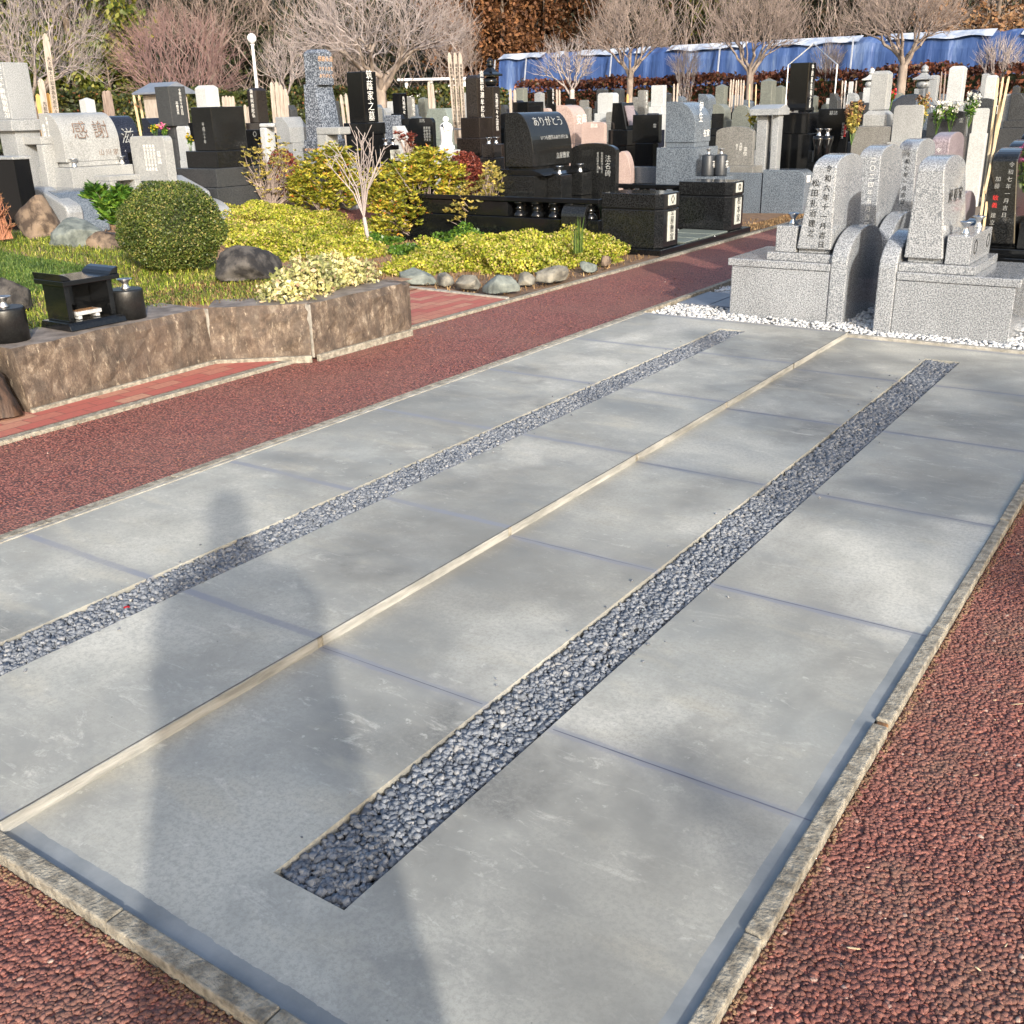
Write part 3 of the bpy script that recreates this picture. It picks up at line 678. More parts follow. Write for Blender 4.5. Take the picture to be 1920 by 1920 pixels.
# ================================================================== GARDEN WALL and what stands on it
wall = thing('garden_wall', 'low brown cleft-stone retaining wall in three lengths with a flat coping', 'wall', (0, 0, 0))
def wall_block(p, q, zt_, thick, name, parent, foot=.03):
    n = Vector((q.y - p.y, -(q.x - p.x), 0)).normalized()
    if n.x < 0: n = -n
    rr = random.Random(int(p.y * 10)); V = []; F = []; nu = max(8, int((q - p).length / .06)); nv = 7
    for j in range(nv + 1):
        for i in range(nu + 1):
            u = i / nu; v = j / nv; c = p.lerp(q, u) + n * (foot * (1 - v) + .010 * math.sin(u * 14 + v * 5) + rr.uniform(-.007, .007) - (.012 + rr.uniform(0, .012) if j == nv else 0))
            V.append((c.x, c.y, zt_ * v))
    for j in range(nv):
        for i in range(nu): a = j * (nu + 1) + i; F.append((a, a + 1, a + nu + 2, a + nu + 1))
    b = len(V)
    for i in range(nu + 1):
        c = p.lerp(q, i / nu) - n * thick; V.append((c.x, c.y, zt_ + .004)); V.append((c.x, c.y, .0))
    t0 = nv * (nu + 1)
    for i in range(nu):
        F.append((t0 + i, t0 + i + 1, b + 2 * i + 2, b + 2 * i)); F.append((b + 2 * i, b + 2 * i + 2, b + 2 * i + 3, b + 2 * i + 1))
    F.append(tuple([j * (nu + 1) for j in range(nv + 1)] + [b, b + 1])); F.append(tuple([j * (nu + 1) + nu for j in range(nv + 1)][::-1] + [b + 2 * nu + 1, b + 2 * nu]))
    o = raw(name, V, F, MT['wallstone'], parent); o.data.materials.append(MT['stone_top'])
    k = nv * nu
    for i in range(nu): o.data.polygons[k + 2 * i].material_index = 1
    return o
W0, W1, W2, W3 = wt
e = (W1 - W0).normalized()
ZW = .35
wall_block(W0, W1 - e * .006, ZW, .42, 'wall_block', wall)
e = (W2 - W1).normalized(); wall_block(W1 + e * .01, W2 - e * .003, ZW, .30, 'wall_block', wall)
W4 = Vector((W3.x - .75, W3.y + .1, ZW))
e = (W3 - W2).normalized(); wall_block(W2 + e * .006, W3, ZW - .004, .34, 'wall_block', wall)
e = (W4 - W3).normalized()
vv = MB(); vv.prism([(W3.x - .36, W3.y - .03), (W3.x - .004, W3.y + .001), (W3.x - .05, W3.y + .13), (-6.6, 6.1), (-6.6, 5.8)], 0, ZW - .012, 'Z'); vv.build('wall_return', MT['wallstone'], wall, bevel=.02)
fk = MB()
for a, b in ((W0, W1), (W1, W2), (W2, W3)):
    n = Vector((b.y - a.y, -(b.x - a.x), 0)).normalized(); n = n if n.x > 0 else -n
    a2 = a + n * .035; b2 = b + n * .035; a3 = a + n * .065; b3 = b + n * .065
    fk.prism([(a2.x, a2.y), (a3.x, a3.y), (b3.x, b3.y), (b2.x, b2.y)], -.03, .022, 'Z')
fk.build('wall_footing', MT['kerb'], wall, bevel=.006)
mj = MB()
for p in (W1, W2): mj.box(p.x - .02, p.x + .014, p.y - .006, p.y + .008, 0, ZW - .004)
mj.build('mortar_joint', MT['kerb_pale'], wall)
rock('boulder', 'black rough upright boulder at the left end of the brown garden wall', (W0.x - .18, W0.y - .22, .12), (.27, .24, .30), MT['rock_black'], 5, .12, pw=.5)

# incense burner
c0 = gp(130, 622, .355); c1 = gp(235, 601, .355); L0 = (c1 - c0).length
cen = thing('incense_burner', 'small black polished stone incense shelter with upturned lid ends on the wall coping', 'incense burner', (c0.x - .13, (c0.y + c1.y) / 2, ZW + .005), 0)
w2 = L0 / 2; K = L0 / .35
MB().prism([(-.14 * K, 0), (.14 * K, 0), (.13 * K, .03), (.115 * K, .045), (-.115 * K, .045), (-.13 * K, .03)], -w2, w2, 'Y').build('base', MT['black'], cen, bevel=.003)
b = MB(); b.box(-.10 * K, .095 * K, -w2 * .84, -w2 * .66, .045, .235 * K); b.box(-.10 * K, .095 * K, w2 * .66, w2 * .84, .045, .235 * K); b.box(-.10 * K, -.075 * K, -w2 * .66, w2 * .66, .045, .235 * K); b.build('chamber', MT['black'], cen, bevel=.003)
b = MB(); b.box(-.13 * K, .135 * K, -w2 * .98, w2 * .98, .236 * K, .262 * K); b.build('lid', MT['black'], cen, bevel=.003)
for s in (-1, 1):
    pr = [(s * w2 * .98, .262 * K), (s * w2 * 1.02, .30 * K), (s * w2 * .88, .292 * K), (s * w2 * .74, .278 * K), (s * w2 * .66, .262 * K)]
    if s > 0: pr = pr
    else: pr = pr[::-1]
    MB().prism(pr, -.125 * K, .125 * K, 'X').build('lid_scroll', MT['black'], cen, bevel=.003)
tr = thing('incense_tray', 'white speckled incense tray on short feet inside the black shelter', 'tray', (c0.x - .10, (c0.y + c1.y) / 2 - .01, ZW + .052))
MB().box(-.035, .055, -.085, .085, .022, .045).build('tray', MT['granite_white'], tr, bevel=.004)
MB().box(-.02, .04, -.07, .07, .0455, .047).build('ash', MT['stain'], tr)
for s in (-1, 1): MB().box(-.03, .05, s * .06 - .012, s * .06 + .012, 0, .022).build('foot', MT['granite_white'], tr, bevel=.003)
FLARE = [(.030, 0), (.030, .012), (.019, .03), (.018, .045), (.027, .065), (.044, .080), (.046, .084), (.040, .082), (.016, .05), (.012, .046)]
def flare(parent, loc, s=1.0, mat='steel'):
    return MB().lathe([(r * s, z * s) for r, z in FLARE], 20, loc).build('vase_neck', MT[mat], next((c for n_ in ('vase_block', 'vase_stand', 'body') for c in parent.children if c.name.split('.')[0] == n_), parent), smooth=True)
def canvase(label, px, py, rad, h):
    p = gp(px, py, ZW); t = thing('flower_vase', label, 'flower vase', (p.x - rad, p.y, ZW + .003))
    b = MB().lathe([(rad, 0), (rad, h - .014), (rad * .97, h - .004), (rad * .90, h)], 48).build('body', MT['black_honed'], t, bevel=0, smooth=False)
    for p_ in b.data.polygons: p_.use_smooth = len(p_.vertices) == 4
    nk = flare(t, (0, 0, 0), 1.0, 'alu'); nk.scale = (1.0, 1.0, .72); nk.location = (0, 0, h - .002); return t
canvase('black cylindrical grave vase on the coping at the left edge of the picture', 40, 642, .106, .185)
canvase('black cylindrical grave vase on the coping beside the round clipped bush', 263, 599, .098, .178)

# ================================================================== MONUMENT BUILDERS
def tier_mesh(shape, D, Wd, z0, z1):
    b = MB(); h = z1 - z0; x, y = D / 2, Wd / 2
    if shape == 'pyr':
        k = min(D, Wd) * .22; b.box(-x, x, -y, y, z0, z1 - k); V = [(-x, -y, z1 - k), (x, -y, z1 - k), (x, y, z1 - k), (-x, y, z1 - k), (-x * .12, -y * .12, z1), (x * .12, -y * .12, z1), (x * .12, y * .12, z1), (-x * .12, y * .12, z1)]
        b.f = [f for f in b.f if f != (4, 5, 6, 7)]; b.add(V, [(0, 1, 5, 4), (1, 2, 6, 5), (2, 3, 7, 6), (3, 0, 4, 7), (4, 5, 6, 7)])
    elif shape == 'hip':
        k = min(D, Wd) * .16; V = [(-x, -y), (x, -y), (x, y), (-x, y)]
        P = [(px_, py_, z0) for px_, py_ in V] + [(px_, py_, z1 - k) for px_, py_ in V] + [(px_ - math.copysign(k, px_), py_ - math.copysign(k, py_), z1) for px_, py_ in V]
        b.add(P, [(3, 2, 1, 0), (8, 9, 10, 11)] + [(i, (i + 1) % 4, 4 + (i + 1) % 4, 4 + i) for i in range(4)] + [(4 + i, 4 + (i + 1) % 4, 8 + (i + 1) % 4, 8 + i) for i in range(4)])
    elif shape == 'barrel':
        pr = [(-x, z0), (x, z0), (x, z0 + h * .40)] + arcpts((-x * .35, z0 + h * .40), x * 1.35, 0, 90, 14, h * .6)[1:] + [(-x, z1)]
        b.prism(pr, -y, y, 'Y')
    elif shape == 'wedge':
        b.prism([(-x, z0), (x, z0), (x * .86, z0 + h * .6), (0, z1), (-x, z1)], -y, y, 'Y')
    elif shape == 'taper':
        b.prism([(-x, z0), (x, z0), (x * .35, z1), (-x * .8, z1)], -y, y, 'Y')
    elif shape == 'archF':
        b.prism([(-y, z0), (y, z0)] + arcpts((0, z1 - h * .18), y, 0, 180, 20, h * .18), -x, x, 'X')
    elif shape == 'archS':
        b.prism([(-x, z0), (x, z0)] + arcpts((0, z1 - h * .15), x, 0, 180, 24, h * .15), -y, y, 'Y')
    elif shape == 'domeS':
        b.prism([(-x, z0), (x, z0)] + arcpts((0, z1 - h * .45), x, 0, 180, 24, h * .45), -y, y, 'Y')
    elif shape == 'roundS':
        k = min(x * .35, .06); b.prism([(-x, z0), (x, z0)] + arcpts((x - k, z1 - k), k, 0, 90, 6) + arcpts((-x + k, z1 - k), k, 90, 180, 6), -y, y, 'Y')
    elif shape == 'trapS':
        b.prism([(-x, z0), (x, z0), (x, z0 + h * .62), (x * .62, z1), (-x * .62, z1), (-x, z0 + h * .55)], -y, y, 'Y')
    else: b.box(-x, x, -y, y, z0, z1)
    return b
def stack(name, label, d, mat, tiers, ratio=1.0, ins=(), group=None, cat='gravestone', z0=-.05, tmats=None, nshift=(0, 0), tilt=0):
    """tiers: top first, (xl, xr, ytop, ybot[, shape[, ratio]]) in photo pixels at distance d"""
    cs = [at((t[0] + t[1]) / 2, (t[2] + t[3]) / 2, d) for t in tiers]
    cx = sum(c.x for c in cs) / len(cs); cy = sum(c.y for c in cs) / len(cs)
    T = thing(name, label, cat, (cx, cy, 0), tilt, group); out = []
    for i, t in enumerate(tiers):
        xm = (t[0] + t[1]) / 2; h = head(xm, t[2], d); k = pxm(xm, t[2], d); r = t[5] if len(t) > 5 else (ratio if i == 0 or abs(ratio) > .5 else ratio * 2)
        D = (t[1] - t[0]) / k / (math.cos(h) + r * math.sin(h)); Wd = D * r
        zt_ = at(xm, t[2], d).z; zb = at(xm, t[3], d).z if i < len(tiers) - 1 else z0
        m = MT[(tmats or {}).get(i, mat)]
        nm = 'headstone' if i == 0 else 'base_tier'
        o = tier_mesh(t[4] if len(t) > 4 else 'box', D, Wd, zb, zt_).build(nm, m, T, bevel=min(.008, D * .06, Wd * .06)); out.append((D, Wd, zb, zt_))
    D, Wd, zb, zt_ = out[0]
    for q in ins:
        s, face, size, im, vert, fx, fz = q[:7]
        if face == '+X': p = (D / 2 + .001, fx * Wd / 2, zb + (zt_ - zb) * fz)
        else: p = (fx * D / 2, -Wd / 2 - .001, zb + (zt_ - zb) * fz)
        text(s, size, MT[im], T, p, face, vert=vert)
    T['_t'] = 0; del T['_t']
    return T, out
def vases(T, x, zs, ys, s=.8, holder=None, hh=.12, mat='black'):
    for y in ys:
        if holder: MB().box(x - holder, x + holder, y - holder, y + holder, zs - hh, zs).build('vase_stand', MT[mat], T, bevel=.005)
        flare(T, (x, y, zs - .002), s)

def onY(px, py, Y):
    d = _ray(px, py); t = Y / d.y; return (d.x * t, d.z * t + CAM_H)

# ================================================================== TWIN COLUMNS OF GRANITE GRAVES (right)
def unit(name, label, xb, s, y0, mat, wing=True, hmat=None, top=1.15, ins=(), label_group=None, sidev=True):
    """grave with an arched back wing; xb = x of the back, s = +1 faces +X, -1 faces -X"""
    T = thing(name, label, 'gravestone', (xb, y0, 0), 0, label_group)
    X = lambda a, b: (min(s * a, s * b), max(s * a, s * b))
    def bx(nm, a, b_, ya, yb, za, zb, m=mat, bv=.006): return MB().box(*X(a, b_), ya, yb, za, zb).build(nm, MT[m], T, bevel=bv)
    bx('base', .122, .87, .01, .78, -.03, .362)
    bx('ledge', .122, .90, .0, .79, .365, .42, bv=.008)
    bx('base_tier', .122, .61, .03, .76, .4205, .478)
    bx('plinth', .165, .39, .09, .70, .479, .508, bv=.002)
    hm = MT[hmat or mat]; n = 16; zs = .51; zt_ = top; V = []; F = []
    sh = top - .085                                              # shoulder height
    prof = [(.05, zs), (.73, zs), (.70, sh)] + [( .39 + .31 * math.cos(math.pi * i / n), sh + .085 * math.sin(math.pi * i / n)) for i in range(1, n)] + [(.08, sh)]
    def xf(z): return .395 - .075 * (z - zs) / (zt_ - zs)
    def xk(z): return .145 + .02 * (z - zs) / (zt_ - zs)
    for y, z in prof: V.append((s * xk(z), y, z))
    for y, z in prof: V.append((s * xf(z), y, z))
    m = len(prof); F = [tuple(range(m)), tuple(range(2 * m - 1, m - 1, -1))] + [(i, m + i, m + (i + 1) % m, (i + 1) % m) for i in range(m)]
    if s > 0: F = [f[::-1] for f in F]
    F = [f[::-1] for f in F]
    o = raw('headstone', V, F, hm, T); b = o.modifiers.new('edge', 'BEVEL'); b.width = .008; b.segments = 2; b.limit_method = 'ANGLE'; b.angle_limit = R(35)
    bx('vase_block', .405, .56, .06, .70, .479, .665)
    for yy in (.19, .59): flare(T, (s * .485, yy, .663), .95)
    if s > 0:
        for yy in (.19, .59): text('〇', .12, MT['ink_black'], T, (.5605, yy, .575), '+X', name='crest')
    if wing:
        pr = [(.0, -.03), (.86, -.03), (.86, .44)] + [(.43 + .43 * math.cos(math.pi * i / 20), .44 + .215 * math.sin(math.pi * i / 20)) for i in range(1, 20)] + [(.0, .44)]
        MB().prism(pr, *X(0, .12), 'X').build('back_wing', MT[mat], T, bevel=.010)
    for st, face, size, im, fx, z, vert in ins:
        if face == '-Y': 
            t = text(st, size * .95, MT[im], T, (s * (xk(z) + (xf(z) - xk(z)) * fx), .05 + .03 * (z - zs) / (sh - zs) - .001, z), '-Y', tilt=math.atan(.03 / (sh - zs)), vert=vert, line=1.3)
        else: text(st, size, MT[im], T, (s * xf(z) + .001, .39 + fx, z), '+X', vert=vert)
    return T
unit('arched_gravestone', 'speckled granite gravestone nearest the slab, black date column and 松田 lettered on its side', -2.21, -1, 7.43, 'granite',
     ins=[('令和六年十一月吉日', '-Y', .058, 'ink_black', .30, .80, True), ('松田礼治建之', '-Y', .062, 'ink_black', .70, .79, True)])
unit('arched_gravestone', 'speckled granite gravestone directly behind the front one, with white date lettering 二〇二四', -2.21, -1, 8.50, 'granite', top=1.17,
     ins=[('二〇二四年五月吉日', '-Y', .055, 'ink_white', .30, .82, True), ('小倉町人', '-Y', .058, 'ink_white', .75, .80, True)])
unit('arched_gravestone', 'speckled granite gravestone, third from the slab in its column, half hidden by the 松原家 stone', -2.21, -1, 9.60, 'granite', top=1.18,
     ins=[('令和七年一月吉日', '-Y', .05, 'ink_black', .4, .86, True)])
unit('arched_gravestone', 'mauve-grey arched gravestone last in the right-hand column, white lettering 令和', -2.21, -1, 10.75, 'granite_mauve', top=1.2,
     ins=[('令和七年', '-Y', .055, 'ink_white', .5, .95, True)])
unit('arched_gravestone', 'speckled granite gravestone with black family name 松原家, nearest stone at the right', -1.95, 1, 7.27, 'granite',
     ins=[('松 原 家', '+X', .125, 'ink_black', 0, .88, False)])
unit('arched_gravestone', 'glossy black arched gravestone with white date and red letters beside the pink flowers', -1.68, 1, 8.25, 'black', hmat='black_soft', top=1.16,
     ins=[('令和七年一月吉日', '-Y', .044, 'ink_silver', .70, .88, True), ('加藤', '-Y', .044, 'ink_silver', .32, .93, True), ('敏義', '-Y', .046, 'ink_red', .32, .80, True), ('建立', '-Y', .044, 'ink_silver', .32, .68, True)])
unit('arched_gravestone', 'black arched gravestone just behind the leaning pale sticks', -1.80, 1, 9.45, 'black', top=1.17)
unit('arched_gravestone', 'black arched gravestone furthest back in the black row at the right edge', -1.95, 1, 10.9, 'black', top=1.2)
# white pebbles and tiles round them
def pebble_bed(rects, dens, size, z):
    Ps = []
    for x0, x1, y0, y1 in rects:
        n = int((x1 - x0) * (y1 - y0) * dens); Ps.append(np.stack([RNG.uniform(x0, x1, n), RNG.uniform(y0, y1, n), z + RNG.uniform(-.006, .010, n)], 1))
    return np.concatenate(Ps)
tag(pebbles('white_pebbles', pebble_bed([(-3.62, -.4, 7.085, 7.42), (-3.62, -3.08, 7.42, 7.62), (-3.62, -3.05, 8.22, 8.6), (-2.24, -1.93, 7.3, 9.2), (-1.1, -.4, 7.4, 8.6)], 1700, .022, .002), .027, MT['pebble_white'], flat=.6), 'white rounded pebbles spread round the feet of the granite graves', 'pebbles', kind='stuff')
sheet('grave_plot_ground', [(-3.62, -.4, 7.076, 14)], -.004, MT['granite_dim'])
b = MB(); b.box(-3.60, -3.34, 7.63, 8.2, -.02, .018); b.box(-3.33, -3.09, 7.63, 8.2, -.02, .018)
tag(b.build('paving_tiles', MT['tile_dark'], bevel=.003), kind='structure')
b = MB(); b.box(-2.19, -1.96, 8.36, 8.42, -.02, .10); b.box(-2.19, -1.96, 8.6, 8.68, -.02, .14); tag(b.build('plot_kerb', MT['granite_rose'], bevel=.004), kind='structure')
tag(MB().box(-.80, -.46, 7.36, 8.9, -.02, .12).box(-.80, -.46, 7.9, 9, .1, .34).build('plot_step', MT['granite'], bevel=.006), 'granite plot step cut by the right edge of the picture', 'stone step')
# sticks and flowers behind
def board(name, label, p0, p1, w, mat, group, txt=None, th=.012):
    p0 = Vector(p0); p1 = Vector(p1); L_ = (p1 - p0).length; T = thing(name, label, 'grave board', p0, 0, group)
    h = w / 2; pr = [(-h, 0), (h, 0), (h, L_ * .93), (h * .75, L_ * .94), (h, L_ * .952), (h * .55, L_ * .985), (0, L_), (-h * .55, L_ * .985), (-h, L_ * .952), (-h * .75, L_ * .94), (-h, L_ * .93)]
    MB().prism(pr, -th / 2, th / 2, 'X').build('board', MT[mat], T, bevel=.001)
    if txt: text(txt, w * .72, MT['ink_black'], T, (th / 2 + .001, 0, L_ * .52), '+X', vert=True, name='brush_writing')
    d = (p1 - p0).normalized(); T.rotation_mode = 'QUATERNION'; T.rotation_quaternion = Vector((0, 0, 1)).rotation_difference(d); return T
for i, (a, bb, w_) in enumerate([((1838, 415), (1872, 146), .036), ((1846, 415), (1881, 144), .032), ((1853, 330), (1892, 143), .032)]):
    p1 = at(bb[0], bb[1], 9.25 + .05 * i); p0 = at(a[0], a[1], 8.3 + .05 * i)
    board('grave_stick', ORD(i, 3) + ' tall pale stick leaning behind the black gravestone with red letters', p0 + (p0 - p1) * .15, p1, w_, 'bamboo', 'pale sticks leaning at the right')
def bouquet(label, p, h, fl, n=26, spread=.12, green='lf_green', name='flower_bunch', fs=.05):
    t = thing(name, label, 'flowers', p); P = ell_pts(n * 14, (0, 0, h * .5), (spread * .8, spread * .8, h * .5), .2); leaves('foliage', P, .06, MT[green], t, .4)
    C = ell_pts(n, (0, 0, h * .75), (spread, spread, h * .35), .6); idx = np.repeat(np.arange(len(C)), 12); Q = C[idx] + RNG.normal(size=(len(idx), 3)) * fs * .35; leaves('blossoms', Q, fs * .7, MT[fl], t, .9)
    limb_mesh('stems', [((0, 0, -.15), tuple(c), .004, .003) for c in C[:8]], MT['lf_green'], t, 3); return t
bouquet('bunch of pink flowers in a vase at the right edge beside the black gravestone', tuple(at(1914, 360, 8.7)), .30, 'fl_pink', 12, .06)

# ================================================================== BLACK BALUSTRADE PLOT
p1a, p1b = (-5.76, -5.04, 10.18, 10.68), (-5.72, -5.04, 12.02, 12.50)
def post(label, bxs, h, txt, crest):
    x0, x1, y0, y1 = bxs; T = thing('name_post', label, 'stone post', ((x0 + x1) / 2, (y0 + y1) / 2, .07)); a = (x1 - x0) / 2; c = (y1 - y0) / 2; k = .07
    oct_ = lambda e: [(-a + e, -c + e), (a - k - e, -c + e), (a - e, -c + k + e), (a - e, c - k - e), (a - k - e, c - e), (-a + e, c - e)]
    MB().prism(oct_(0), 0, h * .70, 'Z').build('post_body', MT['black_soft'], T, bevel=.005)
    MB().prism(oct_(.012), h * .70, h * .73, 'Z').build('groove', MT['black'], T)
    MB().prism(oct_(0), h * .73, h, 'Z').build('post_cap', MT['black_soft'], T, bevel=.006)
    MB().box(a - .001, a + .012, -.09, .09, .06, h * .66).build('name_plate', MT['plate'], T, bevel=.006)
    MB().box(a - .001, a + .012, -.09, .09, h * .77, h * .97).build('crest_plate', MT['plate'], T, bevel=.006)
    text(txt, .115 if len(txt) < 4 else .10, MT['ink_black'], T, (a + .013, 0, .06 + h * .30), '+X', vert=True, name='name')
    text(crest, .11, MT['ink_black'], T, (a + .013, 0, h * .87), '+X', name='crest'); return T
post('chamfered black stone post with pale plate reading 立屋敷家, left of the plot entrance', p1a, .56, '立屋敷家', '◇')
post('chamfered black stone post with pale plate reading 松本家, right of the plot entrance', p1b, .56, '松本家', '◎')
T = thing('plot_plinth', 'low black stone plinth and step carrying the two name posts beside the red path', 'stone plinth', (0, 0, 0))
b = MB(); b.box(-8.6, -4.99, 10.10, 12.60, -.05, .068); b.build('plinth', MT['black'], T, bevel=.006)
b = MB(); [b.box(-5.6, -5.02, 10.75 + k * .42, 11.10 + k * .42, .069, .082) for k in range(3)]; b.build('step_strips', MT['granite_green'], T, bevel=.003)
for yy, lab in ((10.22, 'near'), (12.42, 'far')):
    T = thing('balustrade', 'low black %s balustrade with turned balusters, %s' % ('stone', 'left of the 立屋敷家 post' if lab == 'near' else 'behind the entrance posts, left of the 松本家 post'), 'balustrade', (0, yy, .07))
    MB().box(-8.5, -5.765, -.10, .10, 0, .27 if lab == 'near' else .27).build('low_wall', MT['black'], T, bevel=.005)
    MB().box(-8.5, -5.765, -.085, .085, .44, .495).build('rail', MT['black'], T, bevel=.008)
    MB().box(-8.5, -6.99, -.06, .06, .271, .439).build('panel', MT['black'], T, bevel=.008)
    for k in range(5):
        x = -5.92 - k * .235
        MB().lathe([(.075, 0), (.078, .02), (.05, .06), (.035, .075), (.06, .09), (.035, .105), (.045, .13), (.07, .15), (.075, .168)], 18, (x, 0, .271)).build('baluster', MT['black'], T, smooth=True)
tag(pebbles('pale_gravel', pebble_bed([(-8.4, -5.8, 10.4, 10.9), (-5.9, -5.6, 11, 11.8)], 1300, .03, .08), .03, MT['pebble_white'], flat=.6), 'pale gravel inside the black plot', 'gravel', kind='stuff')
P = np.stack([RNG.uniform(-5.95, -5.72, 260), RNG.uniform(11.15, 11.75, 260), np.full(260, .075)], 1)
gr = thing('ornamental_grass', 'tuft of bright green grass between the two black name posts', 'plant', (0, 0, 0)); blades('blades', P, .34, .006, MT['lf_turf'], gr, .5)

# stone with curved front, ありがとう
x = lambda px, py, d: at(px, py, d)
hx0, hx1, hy0, hy1 = -7.32, -6.93, 10.62, 11.50
hz0, hz1 = .86, 1.46
T = thing('curved_gravestone', 'polished black curved-front gravestone engraved ありがとう inside the balustrade plot', 'gravestone', ((hx0 + hx1) / 2, (hy0 + hy1) / 2, 0))
Dx, Wy = hx1 - hx0, hy1 - hy0
xx = Dx / 2
prc = [(-xx, hz0), (xx, hz0), (xx, hz0 + .14)] + arcpts((-xx * .2, hz0 + .14), xx * 1.2, 0, 90, 18, hz1 - hz0 - .14)[1:] + [(-xx, hz1)]
MB().prism(prc, -Wy / 2, Wy / 2, 'Y').build('headstone', MT['black_soft'], T, bevel=.006)
def oncurve(th): return (-xx * .2 + xx * 1.2 * math.cos(th), hz0 + .14 + (hz1 - hz0 - .14) * math.sin(th), math.atan2(xx * 1.2 * math.sin(th), (hz1 - hz0 - .14) * math.cos(th)))
for st, th, sz, yo in (('ありがとう', .85, .15, .02), ('いつも微笑みありがとね', .38, .062, .06), ('立屋敷家', -.0, .085, .22)):
    cx_, cz_, tl = oncurve(max(th, 0)); 
    if th <= 0: cz_ = hz0 + .10; tl = 0
    text(st, sz, MT['ink_silver'], T, (cx_ + .002 * math.cos(tl), yo, cz_ + .002 * math.sin(tl)), '+X', tilt=tl)
MB().box(-xx + .02, xx - .02, -Wy / 2 + .03, Wy / 2 - .03, .835, .859).build('plinth', MT['black'], T)
MB().prism([(-xx - .08, .77), (xx + .22, .77), (xx + .16, .80), (xx + .05, .834), (-xx - .05, .834)], -Wy / 2 - .10, Wy / 2 + .10, 'Y').build('moulded_slab', MT['black'], T, bevel=.004)
MB().box(-xx - .10, xx + .10, -Wy / 2 - .14, Wy / 2 + .14, .53, .769).build('base_tier', MT['black_soft'], T, bevel=.005)
MB().box(-xx - .3, xx + .7, -Wy / 2 - .3, Wy / 2 + .5, .0, .50).build('base', MT['black'], T, bevel=.006)
for yy in (-.18, .30):
    MB().box(xx + .102, xx + .30, yy - .12, yy + .12, .502, .765).build('vase_stand', MT['black_soft'], T, bevel=.005); flare(T, (xx + .20, yy, .764), 1.15)
# arch incense hood
p = at(1090, 385, 11.9)
T = thing('incense_hood', 'small black arched stone hood in front of the tablet marked 法名碑', 'incense hood', (p.x, p.y, .08))
pr = [(.17, 0), (.17, .30)] + arcpts((0, .30), .17, 0, 180, 16, .14)[1:] + [(-.17, 0), (-.13, 0)] + arcpts((0, .28), .13, 180, 0, 16, .12) + [(.13, 0)]
MB().prism([(a, b) for a, b in pr], -.16, .14, 'X').build('arch', MT['black_soft'], T, bevel=.004)
MB().box(-.18, .18, -.2, .2, 0, .03).build('floor', MT['black'], T, bevel=.004)
stack('memorial_tablet', 'black arched tablet with framed title 法名碑 and two fine columns of names', 13.4, 'black_soft', [(1068, 1160, 268, 364, 'archS', .13), (1060, 1170, 364, 378, 'box', .4)], .13,
      [('法名碑', '-Y', .095, 'ink_silver', True, .66, .55), ('積徳院釈浄心信士', '-Y', .034, 'ink_silver', True, .40, .62), ('慈光院釈妙蓮信女', '-Y', .034, 'ink_silver', True, .22, .62)], cat='stone tablet')

# ================================================================== BLUE-GREY PLOT
YB = 14.9
def wallrun(name, label, segs, Y, th, mat, cat='low stone wall', cap=None):
    T = thing(name, label, cat, (0, Y, 0))
    for i, (pl, pr_, pt) in enumerate(segs):
        xa, za = onY(pl, pt, Y); xb, zb = onY(pr_, pt, Y)
        MB().box(xa, xb - .004, 0, th, -.05, (za + zb) / 2).build('wall_stone', MT[mat], T, bevel=.008)
    return T
wallrun('plot_wall', 'blue-grey granite plot wall stepping down towards the red path', [(1168, 1362, 313), (1362, 1430, 324)], YB, .16, 'granite_blue')
xa, za = onY(1432, 318, YB); xb, zb = onY(1512, 318, YB)
T = thing('entrance_pillar', 'blue-grey granite pillar with rounded front corner and small white plate beside the path', 'stone pillar', ((xa + xb) / 2, YB, 0))
w = (xb - xa) / 2
MB().prism([(-w, -.05), (w, -.05), (w, za - .13)] + arcpts((w - .13, za - .13), .13, 0, 90, 10)[1:] + [(-w, za)], -.02, .34, 'Y').build('pillar', MT['granite_blue'], T, bevel=.006)
MB().box(w - .02, w + .006, .06, .18, za - .17, za - .08).build('plate', MT['white_paint'], T, bevel=.003)
T, o = stack('western_gravestone', 'blue-grey granite gravestone with bowed glossy face and white lettering, beside the big black stele', 16.2, 'granite_blue',
      [(1248, 1333, 190, 266, 'barrel', 1.15), (1250, 1330, 266, 275, 'box', 1.1), (1231, 1345, 275, 315, 'box', 1.1)], 1.15,
      [('伊生', '+X', .16, 'ink_white', True, -.35, .72), ('在家', '+X', .12, 'ink_white', False, .45, .2)])
for px in (1328, 1352):
    p = at(px, 300, 15.6); t = thing('flower_vase', 'dark blue-grey cylindrical vase engraved 花, %s of the pair before the bowed blue-grey gravestone' % ('left' if px == 1328 else 'right'), 'flower vase', (p.x, p.y, .55))
    MB().lathe([(.088, 0), (.09, .02), (.089, .27), (.08, .285), (.04, .29)], 24).build('body', MT['slate_honed'], t, smooth=True); flare(t, (0, 0, .29), .9, 'alu')
    MB().box(-.14, .14, -.14, .14, -.6, 0).build('stand', MT['granite_blue'], t, bevel=.005)
    text('花', .12, MT['ink_white'], t, (.091, 0, .15), '+X')
stack('memorial_tablet', 'warm grey tablet with shallow arched top beside the bowed blue-grey gravestone', 16.6, 'granite_dim', [(1345, 1418, 237, 310, 'archS', .14), (1320, 1425, 310, 330, 'box', .5)], .14,
      [('霊位', '-Y', .07, 'ink_white', True, .62, .36), ('大姉妙', '-Y', .045, 'ink_white', True, .36, .48), ('居士', '-Y', .045, 'ink_white', True, .16, .48)], cat='stone tablet')
